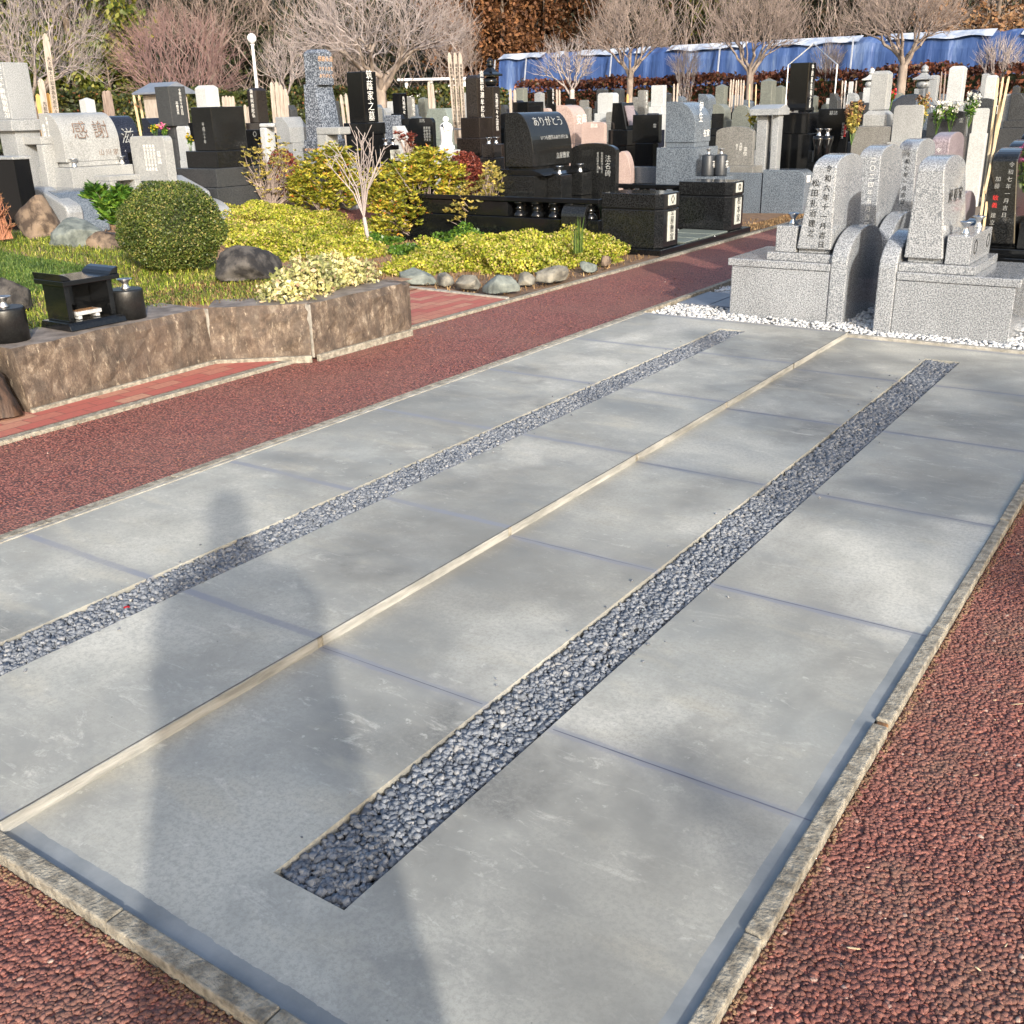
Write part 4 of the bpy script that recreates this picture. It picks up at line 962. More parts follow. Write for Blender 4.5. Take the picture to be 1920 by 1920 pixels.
# lantern-like table and low wall behind
T = thing('stone_gate', 'pale blue granite gate of thick slab on square legs left of the tall black stele', 'stone gate', tuple(at(1440, 240, 17)) [:2] + (0,))
za, zb = at(1440, 196, 17).z, at(1440, 216, 17).z
MB().prism([(-.22, zb), (.22, zb), (.22, zb + .09), (.0, za), (-.22, zb + .09)], -.22, .24, 'X').build('lintel', MT['granite_smooth'], T, bevel=.008)
MB().box(-.14, .02, -.10, .08, -.05, zb - .001).build('leg', MT['granite_smooth'], T, bevel=.006)
MB().box(.10, .20, -.1, .08, -.05, zb - .001).build('leg', MT['granite_smooth'], T, bevel=.006)
wallrun('plot_wall', 'pale blue granite wall below the tall black stele', [(1408, 1542, 283)], 16.5, .2, 'granite_smooth')
wallrun('plot_wall', 'grey granite wall with curved end below the grey stele with borders', [(1545, 1590, 287), (1590, 1750, 266)], 17.2, .2, 'granite_dim')

# ================================================================== 感謝 GRAVE
def P2(px, py, d): p = at(px, py, d); return p
T, o = stack('western_gravestone', 'light granite gravestone with bowed face engraved 感謝 at the far left', 14.6, 'granite_pale',
      [(81, 216, 211, 302, 'barrel', 1.9), (90, 212, 302, 311, 'box', 1.7), (73, 240, 311, 350, 'box', 1.3), (112, 250, 350, 376, 'box', 1.4), (100, 270, 376, 440, 'box', 1.5)], 1.9, [])
D, Wd, zb, zt_ = o[0]; h = zt_ - zb
text('感 謝', .25, MT['ink_brown'], T, (D * .50, .0, zb + h * .62), '+X', tilt=.28)
text('山 川 家', .09, MT['ink_brown'], T, (D / 2 + .001, Wd * .27, zb + h * .16), '+X')
text('平成二十六年十月吉日', .05, MT['ink_white'], T, (-D * .12, -Wd / 2 - .001, zb + h * .52), '-Y', vert=True)
text('山川誠一郎建之', .055, MT['ink_white'], T, (-D * .32, -Wd / 2 - .001, zb + h * .48), '-Y', vert=True)
D2, W2_, z2, z2t = o[2]
for yy in (-.32, .36): flare(T, (D2 / 2 - .1, yy, z2t), 1.2)
D3 = o[3][0]
# incense box with opening, tablet, sloping kerbs
p = at(223, 350, 14.0)
T = thing('incense_box', 'light granite box with square dark opening below the 感謝 gravestone', 'incense box', (p.x, p.y, 0)); z1 = at(223, 328, 14).z; z0_ = at(223, 362, 14).z
b = MB(); b.box(-.15, .15, -.22, -.13, z0_, z1 - .06); b.box(-.15, .15, .13, .22, z0_, z1 - .06); b.box(-.15, .15, -.22, .22, z1 - .059, z1); b.box(-.15, .15, -.22, .22, z0_ - .6, z0_ - .001); b.box(-.15, -.12, -.13, .13, z0_, z1 - .06)
b.build('box', MT['granite_pale'], T, bevel=.006)
stack('memorial_tablet', 'light granite tablet dense with names, right of the 感謝 gravestone', 14.4, 'granite_pale', [(241, 318, 255, 340, 'roundS', .2), (246, 345, 341, 368, 'box', .35), (240, 380, 366, 440, 'box', .6)], .2,
      [('墓誌', '-Y', .09, 'ink_white', True, .62, .52)] + [('釈浄光信士平成', '-Y', .05, 'ink_white', True, f, .52) for f in (.36, .18, .0, -.18)], cat='stone tablet')
def slope_kerb(label, pts, d, th, mat):
    a = at(*pts[0], d); b_ = at(*pts[1], d); T = thing('sloping_kerb', label, 'stone kerb', (a.x, a.y, 0)); L_ = .42
    dz = a.z - b_.z
    pr = [(-.35, 0), (L_ + .04, 0), (L_ + .09, b_.z - .10), (L_ + .07, b_.z - .03), (L_ + .01, b_.z), (0, a.z), (-.35, a.z)]
    MB().prism(pr, 0, th, 'Y').build('kerb', MT[mat], T, bevel=.02); return T
slope_kerb('light granite kerb sloping down at the right end of the 感謝 plot', ((318, 330), (366, 352)), 14.3, .2, 'granite_smooth')
slope_kerb('light granite kerb sloping down beside the dark slab at the left', ((68, 352), (112, 378)), 13.2, .2, 'granite_smooth')
p = at(345, 400, 14.0); T = thing('corner_stone', 'rounded granite corner stone behind the round clipped bush', 'corner stone', (p.x, p.y, 0))
MB().prism([(-.5, 0), (.35, 0), (.35, .25)] + arcpts((-.05, .25), .4, 0, 90, 10, .27)[1:] + [(-.5, .52)], -.2, .5, 'Y').build('stone', MT['granite_smooth'], T, bevel=.01)
p = at(118, 436, 13.2); T = thing('stone_arch_kerb', 'curved blue-grey granite kerb behind the brown rocks', 'stone kerb', (p.x, p.y, .3))
MB().prism([(-.45, 0), (.40, 0)] + arcpts((-.05, 0), .45, 0, 90, 14, .46)[1:] + [(-.45, .46)], -.1, .35, 'Y').build('kerb', MT['granite_blue'], T, bevel=.01)
T = thing('dark_slab', 'large polished black side slab at the left edge behind the rust-coloured shrub', 'stone slab', tuple(at(20, 380, 12.6))[:2] + (0,))
zt_ = at(20, 298, 12.6).z
MB().box(-.55, .30, -.06, .12, -.05, zt_).build('slab', MT['black'], T, bevel=.006)
MB().box(-.56, .315, -.075, .135, zt_ - .0005, zt_ + .03).build('coping', MT['granite_smooth'], T, bevel=.006)
stack('stele_gravestone', 'tall pale blue-grey stele at the left edge with two columns of white writing', 14.8, 'granite_smooth', [(0, 71, 118, 224, 'box'), (-10, 88, 224, 245, 'box'), (-10, 60, 245, 310, 'box')], 1.0,
      [('平成二十一年九月吉日', '-Y', .075, 'ink_white', True, .62, .55), ('施主後藤隆男建之', '-Y', .075, 'ink_white', True, .30, .45)])
T = thing('stone_bracket', 'light granite open frame between the tall stele and the 感謝 stone', 'stone gate', tuple(at(66, 290, 14.6))[:2] + (0,))
za = at(66, 256, 14.6).z
b = MB(); b.box(-.30, .30, -.08, .1, za - .09, za); b.box(-.30, -.14, -.08, .1, .2, za - .091); b.box(.18, .30, -.08, .1, .2, za - .091); b.build('frame', MT['granite_pale'], T, bevel=.01)

# ================================================================== MIDDLE DISTANCE
G_FAR = None
stack('stele_gravestone', 'small white granite column between the 感謝 stone and the hedge', 20, 'granite_white', [(153, 181, 183, 212, 'pyr'), (145, 190, 212, 260, 'box')])
T, o = stack('western_gravestone', 'navy black gravestone with curved glossy face and white character 滋', 17, 'navy', [(186, 264, 217, 286, 'barrel', 1.7), (190, 262, 286, 300, 'box', 1.4), (186, 262, 300, 345, 'box', 1.2)], 1.7,
      [('滋', '+X', .26, 'ink_silver', False, .25, .42)])
vases(T, o[0][0] / 2 + .12, o[1][3], (.1,), 1.0, .10, .3)
text('〇', .15, MT['ink_silver'], T, (o[0][0] / 2 + .221, .1, o[1][3] - .13), '+X', name='crest')
T, o = stack('western_gravestone', 'small navy gravestone with a sloping face below the roofed dark stele', 19, 'navy', [(270, 322, 221, 248, 'wedge', 1.5), (268, 325, 248, 300, 'box', 1.2)], 1.5, [('心', '+X', .14, 'ink_silver', False, .0, .6)])
bouquet('yellow flowers before the small navy gravestone', tuple(at(290, 250, 18.3)), .14, 'fl_yellow', 6, .07)
bouquet('pink flowers beside the yellow ones before the small navy gravestone', tuple(at(309, 252, 18.3)), .16, 'fl_pink', 6, .07)
bouquet('single yellow bloom in front of the pale stone frame with a dark slot', tuple(at(357, 272, 15.6)), .12, 'fl_yellow', 3, .04)
T = thing('small_shrine', 'small wooden shrine with a blue-grey gabled roof behind the dark twin stele', 'shrine', tuple(at(312, 200, 20.5))[:2] + (0,))
zr = at(312, 154, 20.5).z; k = pxm(312, 160, 20.5)
MB().prism([(-.42, zr - .20), (.42, zr - .20), (.42, zr - .17), (0, zr), (-.42, zr - .17)], -.36, .36, 'X').build('roof', MT['tile_dark'], T, bevel=.005)
b = MB(); b.box(-.25, .25, -.28, .28, 1.35, zr - .2); b.box(-.2, .2, -.2, .2, 0, 1.35); b.build('body', MT['wood_grey'], T, bevel=.01)
stack('stele_gravestone', 'charcoal twin-column stele with white side writing beside the small wooden shrine', 18.5, 'charcoal', [(303, 358, 162, 236, 'box'), (312, 345, 236, 260, 'box'), (306, 346, 260, 300, 'box')], 1.0, [('令和元年十月吉日', '+X', .055, 'ink_white', True, .3, .6), ('高橋次男', '+X', .055, 'ink_white', True, -.2, .45)])
T, o = stack('stone_lantern_frame', 'pale granite frame with a dark vertical slot left of the square dark block', 16.3, 'granite_white', [(339, 374, 236, 300, 'roundS', .8), (335, 372, 300, 330, 'box')], .8, cat='stone frame')
D, Wd, zb, z1 = o[0]; MB().box(D / 2 - .02, D / 2 + .004, -.02, Wd * .3, zb + .25, zb + .5).build('slot', MT['black'], T)
stack('stele_gravestone', 'small whitish stele with chamfered top above the square dark block', 19.5, 'granite_white', [(370, 413, 160, 202, 'hip'), (365, 420, 202, 260, 'box')])
stack('block_gravestone', 'square dark granite block gravestone on wide dark tiers', 15.3, 'black_soft', [(373, 469, 200, 281, 'box', 1.4), (355, 486, 281, 312, 'box', 1.15), (324, 505, 312, 346, 'box', 1.2), (322, 520, 346, 400, 'box', 1.2)], 1.4, [('平成三十年', '-Y', .06, 'ink_silver', True, .1, .4)], tmats={1: 'black_soft', 2: 'charcoal', 3: 'charcoal'})
T, o = stack('stele_gravestone', 'black stele left of the grave boards, white writing down its front corner', 19.5, 'brownblack', [(468, 504, 165, 230, 'hip'), (460, 512, 230, 250, 'box'), (462, 520, 250, 310, 'box')], 1.0, [('南無阿弥陀仏', '-Y', .085, 'ink_white', True, .0, .55)])
stack('memorial_tablet', 'black tablet with a round crest plate left of the small pale blue stone', 18.6, 'black', [(466, 503, 243, 302, 'box', .2), (462, 506, 302, 330, 'box', .4)], .2, [('〇', '-Y', .10, 'ink_silver', False, .1, .85), ('釈浄信女', '-Y', .045, 'ink_silver', True, .5, .4)], cat='stone tablet')
stack('western_gravestone', 'small pale blue-grey slanted gravestone left of the tall speckled monument', 17.6, 'granite_smooth', [(522, 582, 219, 267, 'wedge', 1.3), (524, 578, 267, 285, 'box', 1.1), (518, 585, 285, 330, 'box', 1.1)], 1.3)
T = thing('granite_gateway', 'narrow light granite frame left of the small pale blue slanted stone', 'stone gate', tuple(at(510, 260, 17.8))[:2] + (0,)); za = at(510, 231, 17.8).z
b = MB(); b.box(-.16, .14, -.1, .1, za - .06, za); b.box(-.16, -.02, -.1, .1, 0, za - .061); b.build('frame', MT['granite_white'], T, bevel=.02)
T, o = stack('tall_monument', 'tall speckled blue-grey monument with gold letters and a stepped shoulder', 17.2, 'granite_speck', [(575, 628, 93, 160, 'hip'), (575, 643, 158, 262, 'taper', 1.0), (563, 640, 262, 305, 'box')], 1.0,
      [('感謝永遠', '+X', .09, 'ink_gold', False, 0, .72), ('やすらぎを', '+X', .07, 'ink_gold', False, 0, .45), ('ありがとう', '+X', .07, 'ink_gold', False, 0, .25)])
text('ＭＥＭＯＲＩＡＬ'[:8], .055, MT['ink_gold'], T, (-o[2][0] * .05, -o[2][1] / 2 - .001, o[1][2] - .14), '-Y')
T = thing('stone_gate', 'light granite gate frame left of the black 筑蔭家之墓 stele', 'stone gate', tuple(at(628, 280, 15.6))[:2] + (0,)); za = at(628, 238, 15.6).z
b = MB(); b.box(-.22, .22, -.12, .12, za - .10, za); b.box(-.22, -.03, -.12, .12, 0, za - .101); b.build('frame', MT['granite_pale'], T, bevel=.015)
wallrun('plot_wall', 'short light granite wall at the foot of the tall speckled monument', [(566, 650, 303)], 10.9, .2, 'granite_pale')
T, o = stack('stele_gravestone', 'black stele with white vertical family name 筑蔭家之墓', 16.4, 'black', [(653, 708, 135, 230, 'box'), (646, 724, 230, 252, 'box'), (650, 722, 252, 285, 'box'), (640, 735, 285, 340, 'box')], 1.0, [('筑蔭家之墓', '+X', .155, 'ink_white', True, 0, .52)])
T, o = stack('vase_stand', 'black vase stand with a square crest plate at the foot of the 筑蔭家之墓 stele', 15.2, 'black', [(713, 750, 272, 310, 'box'), (708, 756, 310, 340, 'box')], 1.0, [], cat='vase stand')
MB().box(o[0][0] / 2, o[0][0] / 2 + .01, -.1, .1, o[0][2] + .06, o[0][3] - .06).build('crest_plate', MT['plate'], T, bevel=.004); text('△', .12, MT['ink_black'], T, (o[0][0] / 2 + .012, 0, (o[0][2] + o[0][3]) / 2), '+X', name='crest')
for yy in (-.07, .08): flare(T, (0, yy, o[0][3]), 1.0)
T, o = stack('memorial_tablet', 'black tablet with rounded top corners and a pale title plate left of the white statue', 15.0, 'black', [(768, 819, 221, 300, 'roundS', .16), (760, 830, 300, 345, 'box', .5)], .16,
      [('法名', '-Y', .055, 'ink_silver', False, .15, .93), ('釈浄光信士', '-Y', .042, 'ink_silver', True, .72, .62), ('釈妙蓮信女', '-Y', .042, 'ink_silver', True, .52, .62), ('釈静心童子', '-Y', .042, 'ink_silver', True, .32, .62)], cat='stone tablet')
stack('trapezoid_gravestone', 'large grey-green stone with slanting shoulder behind the white statue', 19.5, 'granite_green', [(792, 858, 203, 262, 'trapS', .5), (800, 870, 262, 320, 'box', .6)], .5)
# statue
p = at(838, 280, 14.8); T = thing('white_statue', 'white robed standing figure statue on a small pedestal', 'statue', (p.x, p.y, 0)); k = pxm(838, 250, 14.8); zb = at(838, 272, 14.8).z; zt_ = at(838, 218, 14.8).z; H = zt_ - zb
MB().lathe([(.085, 0), (.088, .02 * H), (.075, .12 * H), (.078, .3 * H), (.085, .5 * H), (.088, .62 * H), (.075, .72 * H), (.045, .78 * H), (.025, .80 * H), (.028, .82 * H), (.040, .86 * H), (.042, .91 * H), (.032, .97 * H), (.012, H)], 20, (0, 0, zb)).build('figure', MT['white_paint'], T, smooth=True)
b = MB(); b.tube([(0, -.075, zb + .70 * H), (.05, -.085, zb + .55 * H), (.085, -.01, zb + .52 * H)], [.026, .03, .018], 8); b.tube([(0, .075, zb + .70 * H), (.05, .085, zb + .56 * H), (.085, .01, zb + .55 * H)], [.026, .03, .018], 8); b.build('sleeves', MT['white_paint'], T, smooth=True)
MB().lathe([(.10, 0), (.11, .01), (.11, .05), (.09, .06)], 16, (0, 0, zb - .06)).build('lotus_base', MT['white_paint'], T); MB().box(-.13, .13, -.13, .13, .0, zb - .061).build('pedestal', MT['granite_white'], T, bevel=.006)
for i, (xa, xb, ya, yb) in enumerate([(842, 856, 98, 262), (853, 863, 98, 240), (862, 872, 98, 240)]):
    board('grave_board', ORD(i, 3) + ' tall board with black brush writing in the rack right of the statue', at(xb, 270, 17) * 1, at(xa, ya, 17), .085, 'wood_grey', 'written boards in the rack by the statue', '南無釈迦牟尼仏為先祖代々供養塔建立')
T = thing('board_rack', 'thin dark metal rack holding the written grave boards', 'rack', tuple(at(860, 250, 16.9))[:2] + (0,)); z_ = at(860, 242, 16.9).z
MB().tube([(-.25, -.12, z_), (.25, -.12, z_)], .012, 6).tube([(-.25, -.12, 0), (-.25, -.12, z_)], .012, 6).tube([(.25, -.12, 0), (.25, -.12, z_)], .012, 6).tube([(-.25, .12, z_ - .5), (.25, .12, z_ - .5)], .012, 6).build('rail', MT['pipe'], T)
T, o = stack('stele_gravestone', 'brown-black stele with white vertical prayer 南無釈迦牟尼仏', 15.4, 'brownblack', [(878, 916, 141, 220, 'hip'), (865, 926, 220, 258, 'box'), (852, 930, 258, 292, 'box'), (850, 940, 292, 345, 'box')], 1.0, [('南無釈迦牟尼仏', '+X', .10, 'ink_white', True, .1, .52)])
stack('stele_gravestone', 'brown-black stele just behind the 南無釈迦牟尼仏 stele, with thin white writing', 16.9, 'brownblack', [(908, 940, 162, 270, 'box'), (902, 945, 270, 330, 'box')], 1.0, [('先祖代々之霊位', '+X', .085, 'ink_white', True, .0, .55)])
T, o = stack('vase_stand', 'brown-black vase stand with oval plate left of the ありがとう gravestone', 14.6, 'brownblack', [(905, 942, 270, 295, 'box'), (900, 946, 295, 340, 'box')], 1.0, cat='vase stand'); [flare(T, (0, yy, o[0][3]), 1.0) for yy in (-.07, .1)]
def gorinto(name, label, px, yt, yb, d, mat, wpx, below=260):
    p = at(px, yb, d); T = thing(name, label, 'stone pagoda', (p.x, p.y, 0)); k = pxm(px, yb, d); zt_ = at(px, yt, d).z; zb = p.z; H = zt_ - zb; w = wpx / k / 2
    MB().lathe([(w * .22, 0), (w * .42, H * .06), (w * .42, H * .10), (w * .3, H * .13), (w * .38, H * .18), (w * .36, H * .24), (w * .15, H * .31), (.004, H * .34)], 20, (0, 0, zb + H * .66)).build('jewel', MT[mat], T, smooth=True)
    b = MB(); V = []; lv = [(w * .98, zb + H * .36), (w, zb + H * .42), (w * .62, zb + H * .50), (w * .36, zb + H * .60), (w * .30, zb + H * .66)]
    for q, z in lv: V += [(-q, -q, z), (q, -q, z), (q, q, z), (-q, q, z)]
    F = [(3, 2, 1, 0)] + [(4 * j + i, 4 * j + (i + 1) % 4, 4 * j + 4 + (i + 1) % 4, 4 * j + 4 + i) for j in range(4) for i in range(4)] + [(16, 17, 18, 19)]; b.add(V, F); b.build('roof', MT[mat], T, bevel=.01)
    MB().lathe([(w * .4, 0), (w * .66, H * .07), (w * .74, H * .16), (w * .66, H * .27), (w * .4, H * .35)], 24, (0, 0, zb)).build('ball', MT[mat], T, smooth=True)
    MB().box(-w * .72, w * .72, -w * .72, w * .72, -.05, zb - .001).build('pedestal', MT[mat], T, bevel=.01); return T
gorinto('five_ring_pagoda', 'glossy black five-ring pagoda behind the brown-black steles', 920, 108, 162, 18.5, 'black', 34)
gorinto('five_ring_pagoda', 'pale granite five-ring pagoda half hidden by the tall grey bordered stele', 1632, 127, 164, 21.5, 'granite_white', 28)
gorinto('five_ring_pagoda', 'pale blue-grey five-ring pagoda in the open right of the big bare tree trunk', 1730, 121, 166, 20.5, 'granite_smooth', 34)

# pink grave
T, o = stack('western_gravestone', 'rose granite gravestone with curved face and white name 安藤', 19, 'granite_rose', [(1034, 1092, 197, 249, 'barrel', 1.2), (1034, 1095, 249, 268, 'box', 1.1), (1040, 1110, 268, 310, 'box'), (1040, 1130, 310, 350, 'box')], 1.2, [('安藤', '+X', .2, 'ink_white', False, .15, .45)])
stack('stone_wing', 'rose granite side wing left of the 安藤 gravestone', 20, 'granite_rose', [(1000, 1036, 203, 300, 'roundS', .3)], .3, cat='stone wing')
stack('memorial_tablet', 'rose granite tablet with white title right of the 安藤 gravestone', 18.2, 'granite_rose', [(1088, 1136, 229, 300, 'roundS', .16), (1090, 1140, 300, 345, 'box', .5)], .16, [('墓誌', '-Y', .08, 'ink_white', False, .1, .9)], cat='stone tablet')
stack('stone_wing', 'rounded rose granite kerb end right of the black 法名碑 tablet', 16.8, 'granite_rose', [(1150, 1191, 283, 350, 'domeS', .5)], .5, cat='stone kerb')
T, o = stack('frame_gravestone', 'black gravestone leaning back like an easel with a framed etched panel', 18.3, 'black', [(1128, 1180, 193, 243, 'taper', 1.3), (1136, 1196, 243, 272, 'box'), (1152, 1204, 272, 330, 'box'), (1150, 1215, 300, 345, 'box')], 1.3)
D, Wd, zb, z1 = o[0]
MB().add([(D * .5 + .004, -Wd * .36, zb + .06), (D * .5 + .004, Wd * .36, zb + .06), (D * .235, Wd * .36, z1 - .05), (D * .235, -Wd * .36, z1 - .05), (D * .5 + .02, -Wd * .36, zb + .065), (D * .5 + .02, Wd * .36, zb + .065), (D * .235 + .016, Wd * .36, z1 - .045), (D * .235 + .016, -Wd * .36, z1 - .045)], [(4, 5, 6, 7), (0, 1, 5, 4), (1, 2, 6, 5), (2, 3, 7, 6), (3, 0, 4, 7)]).build('etched_panel', MT['granite_mauve'], T)
T, o = stack('memorial_tablet', 'black block tablet with small white oval plate right of the easel gravestone', 17.8, 'black', [(1180, 1235, 215, 268, 'box', .25), (1196, 1240, 268, 330, 'box', .6)], .25, [('霊', '-Y', .07, 'ink_silver', False, .7, .6)], cat='stone tablet')

# big black stele group
T, o = stack('stele_gravestone', 'tallest jet black stele with white vertical writing under the metal gable frame', 17.6, 'black', [(1482, 1529, 118, 207, 'box'), (1462, 1534, 211, 250, 'box'), (1450, 1536, 250, 290, 'box')], 1.0, [('中川家先祖之墓', '+X', .10, 'ink_white', True, 0, .5)])
T, o = stack('memorial_tablet', 'black tablet with pale oval title right of the tallest black stele', 17.2, 'black', [(1530, 1588, 204, 286, 'box', .16), (1530, 1590, 286, 300, 'box', .5)], .16, [('墓誌', '-Y', .07, 'ink_silver', False, .0, .9), ('釈浄光信士', '-Y', .05, 'ink_silver', True, .7, .5), ('釈妙信女', '-Y', .05, 'ink_red', True, .84, .5)], cat='stone tablet')
for px in (1535, 1551):
    p = at(px, 262, 16.6); t = thing('flower_vase', 'black vase with bright metal neck, %s of the two before the tallest black stele' % ('left' if px == 1535 else 'right'), 'flower vase', (p.x, p.y, p.z - .1))
    MB().lathe([(.05, -.2), (.06, 0), (.09, .1), (.085, .15), (.05, .155)], 16).build('body', MT['black'], t, smooth=True); flare(t, (0, 0, .15), 1.2); MB().box(-.1, .1, -.1, .1, -p.z + .1, -.2).build('stand', MT['black'], t)
T = thing('gable_frame', 'thin galvanised pipe gable frame rising above the tall black stele', 'pipe frame', (0, 0, 0))
a, b_, c_ = at(1478, 122, 21), at(1526, 82, 21), at(1570, 121, 20)
MB().tube([(a.x, a.y, 0), a, b_, c_, (c_.x, c_.y, 0)], .013, 6).build('pipe', MT['pipe'], T)
T, o = stack('stele_gravestone', 'grey granite stele with bordered face on wide tiers and twin vases', 17.4, 'granite_dim', [(1631, 1669, 133, 206, 'hip'), (1618, 1672, 207, 236, 'hip'), (1603, 1690, 236, 270, 'box')], 1.0, tmats={0: 'granite_pale', 1: 'granite_pale'})
D, Wd, zb, z1 = o[0]; b = MB(); b.box(D / 2 - .001, D / 2 + .006, -Wd * .42, -Wd * .36, zb + .05, z1 - .12); b.box(D / 2 - .001, D / 2 + .006, Wd * .36, Wd * .42, zb + .05, z1 - .12); b.box(D / 2 - .001, D / 2 + .006, -Wd * .36, Wd * .36, z1 - .16, z1 - .12); b.build('border', MT['granite_pale'], T)
[flare(T, (o[2][0] / 2 + .0, yy, o[2][3] - .002), 1.0) for yy in (-.1, .14)]
stack('memorial_tablet', 'plain warm grey tablet right of the grey bordered stele', 17.0, 'granite_pale', [(1671, 1725, 197, 266, 'roundS', .14), (1668, 1735, 266, 282, 'box', .5)], .14, cat='stone tablet')
stack('stele_gravestone', 'blue-grey column directly behind the pale blue-grey pagoda', 21.5, 'granite_smooth', [(1738, 1757, 141, 190, 'hip'), (1730, 1765, 190, 240, 'box')])
stack('stele_gravestone', 'pale blue-grey stele on a broad round-shouldered tier near the right', 19, 'granite_smooth', [(1778, 1810, 124, 190, 'hip'), (1762, 1810, 190, 216, 'hip'), (1755, 1815, 216, 260, 'box')], tmats={0: 'granite_white'})
stack('memorial_tablet', 'black arched tablet behind the white and yellow flower bunches', 17.8, 'charcoal', [(1738, 1808, 207, 256, 'archS', .16), (1735, 1812, 256, 280, 'box', .5)], .16, [('霊', '-Y', .08, 'ink_silver', False, .75, .6)], cat='stone tablet')
bouquet('white and yellow flowers with blue-green leaves, left bunch before the black arched tablet', tuple(at(1757, 232, 17)), .26, 'fl_white', 10, .1)
bouquet('white and yellow flowers, right bunch before the black arched tablet', tuple(at(1783, 230, 17)), .26, 'fl_white', 10, .1)
bouquet('bunch of white flowers left of the small whitish tablet', tuple(at(1818, 220, 17.4)), .30, 'fl_white', 16, .12)
bouquet('yellow-brown dried flowers left of the grey bordered stele', tuple(at(1598, 252, 16.8)), .42, 'lf_orange', 22, .13, green='lf_dry')
bouquet('yellow-brown dried flowers right of the plain warm grey tablet', tuple(at(1727, 235, 17.6)), .40, 'lf_orange', 14, .09, green='lf_dry')
bouquet('small yellow green flowers left of the pale blue stone gate', tuple(at(1410, 240, 17.3)), .26, 'fl_yellow', 6, .07, green='lf_yellow')
bouquet('red flowers before the dark stone at the foot of the big bare tree', tuple(at(1670, 190, 19)), .18, 'fl_red', 8, .06)
stack('memorial_tablet', 'whitish tablet with a white oval plate right of the white flowers', 17.8, 'granite_white', [(1822, 1849, 203, 250, 'roundS', .2), (1820, 1852, 250, 290, 'box', .5)], .2, cat='stone tablet')
rock('natural_stone', 'dark rough natural stone between the grey stele and the pale pagoda', tuple(at(1692, 210, 19.5)), (.40, .16, .26), MT['charcoal'], 31, .12, cat='natural stone')
T, o = stack('western_gravestone', 'blue-topped gravestone with ribbed white writing in front of the pale pagoda', 18.6, 'granite_blue', [(1713, 1752, 184, 240, 'barrel', 1.1), (1706, 1758, 240, 290, 'box')], 1.1)

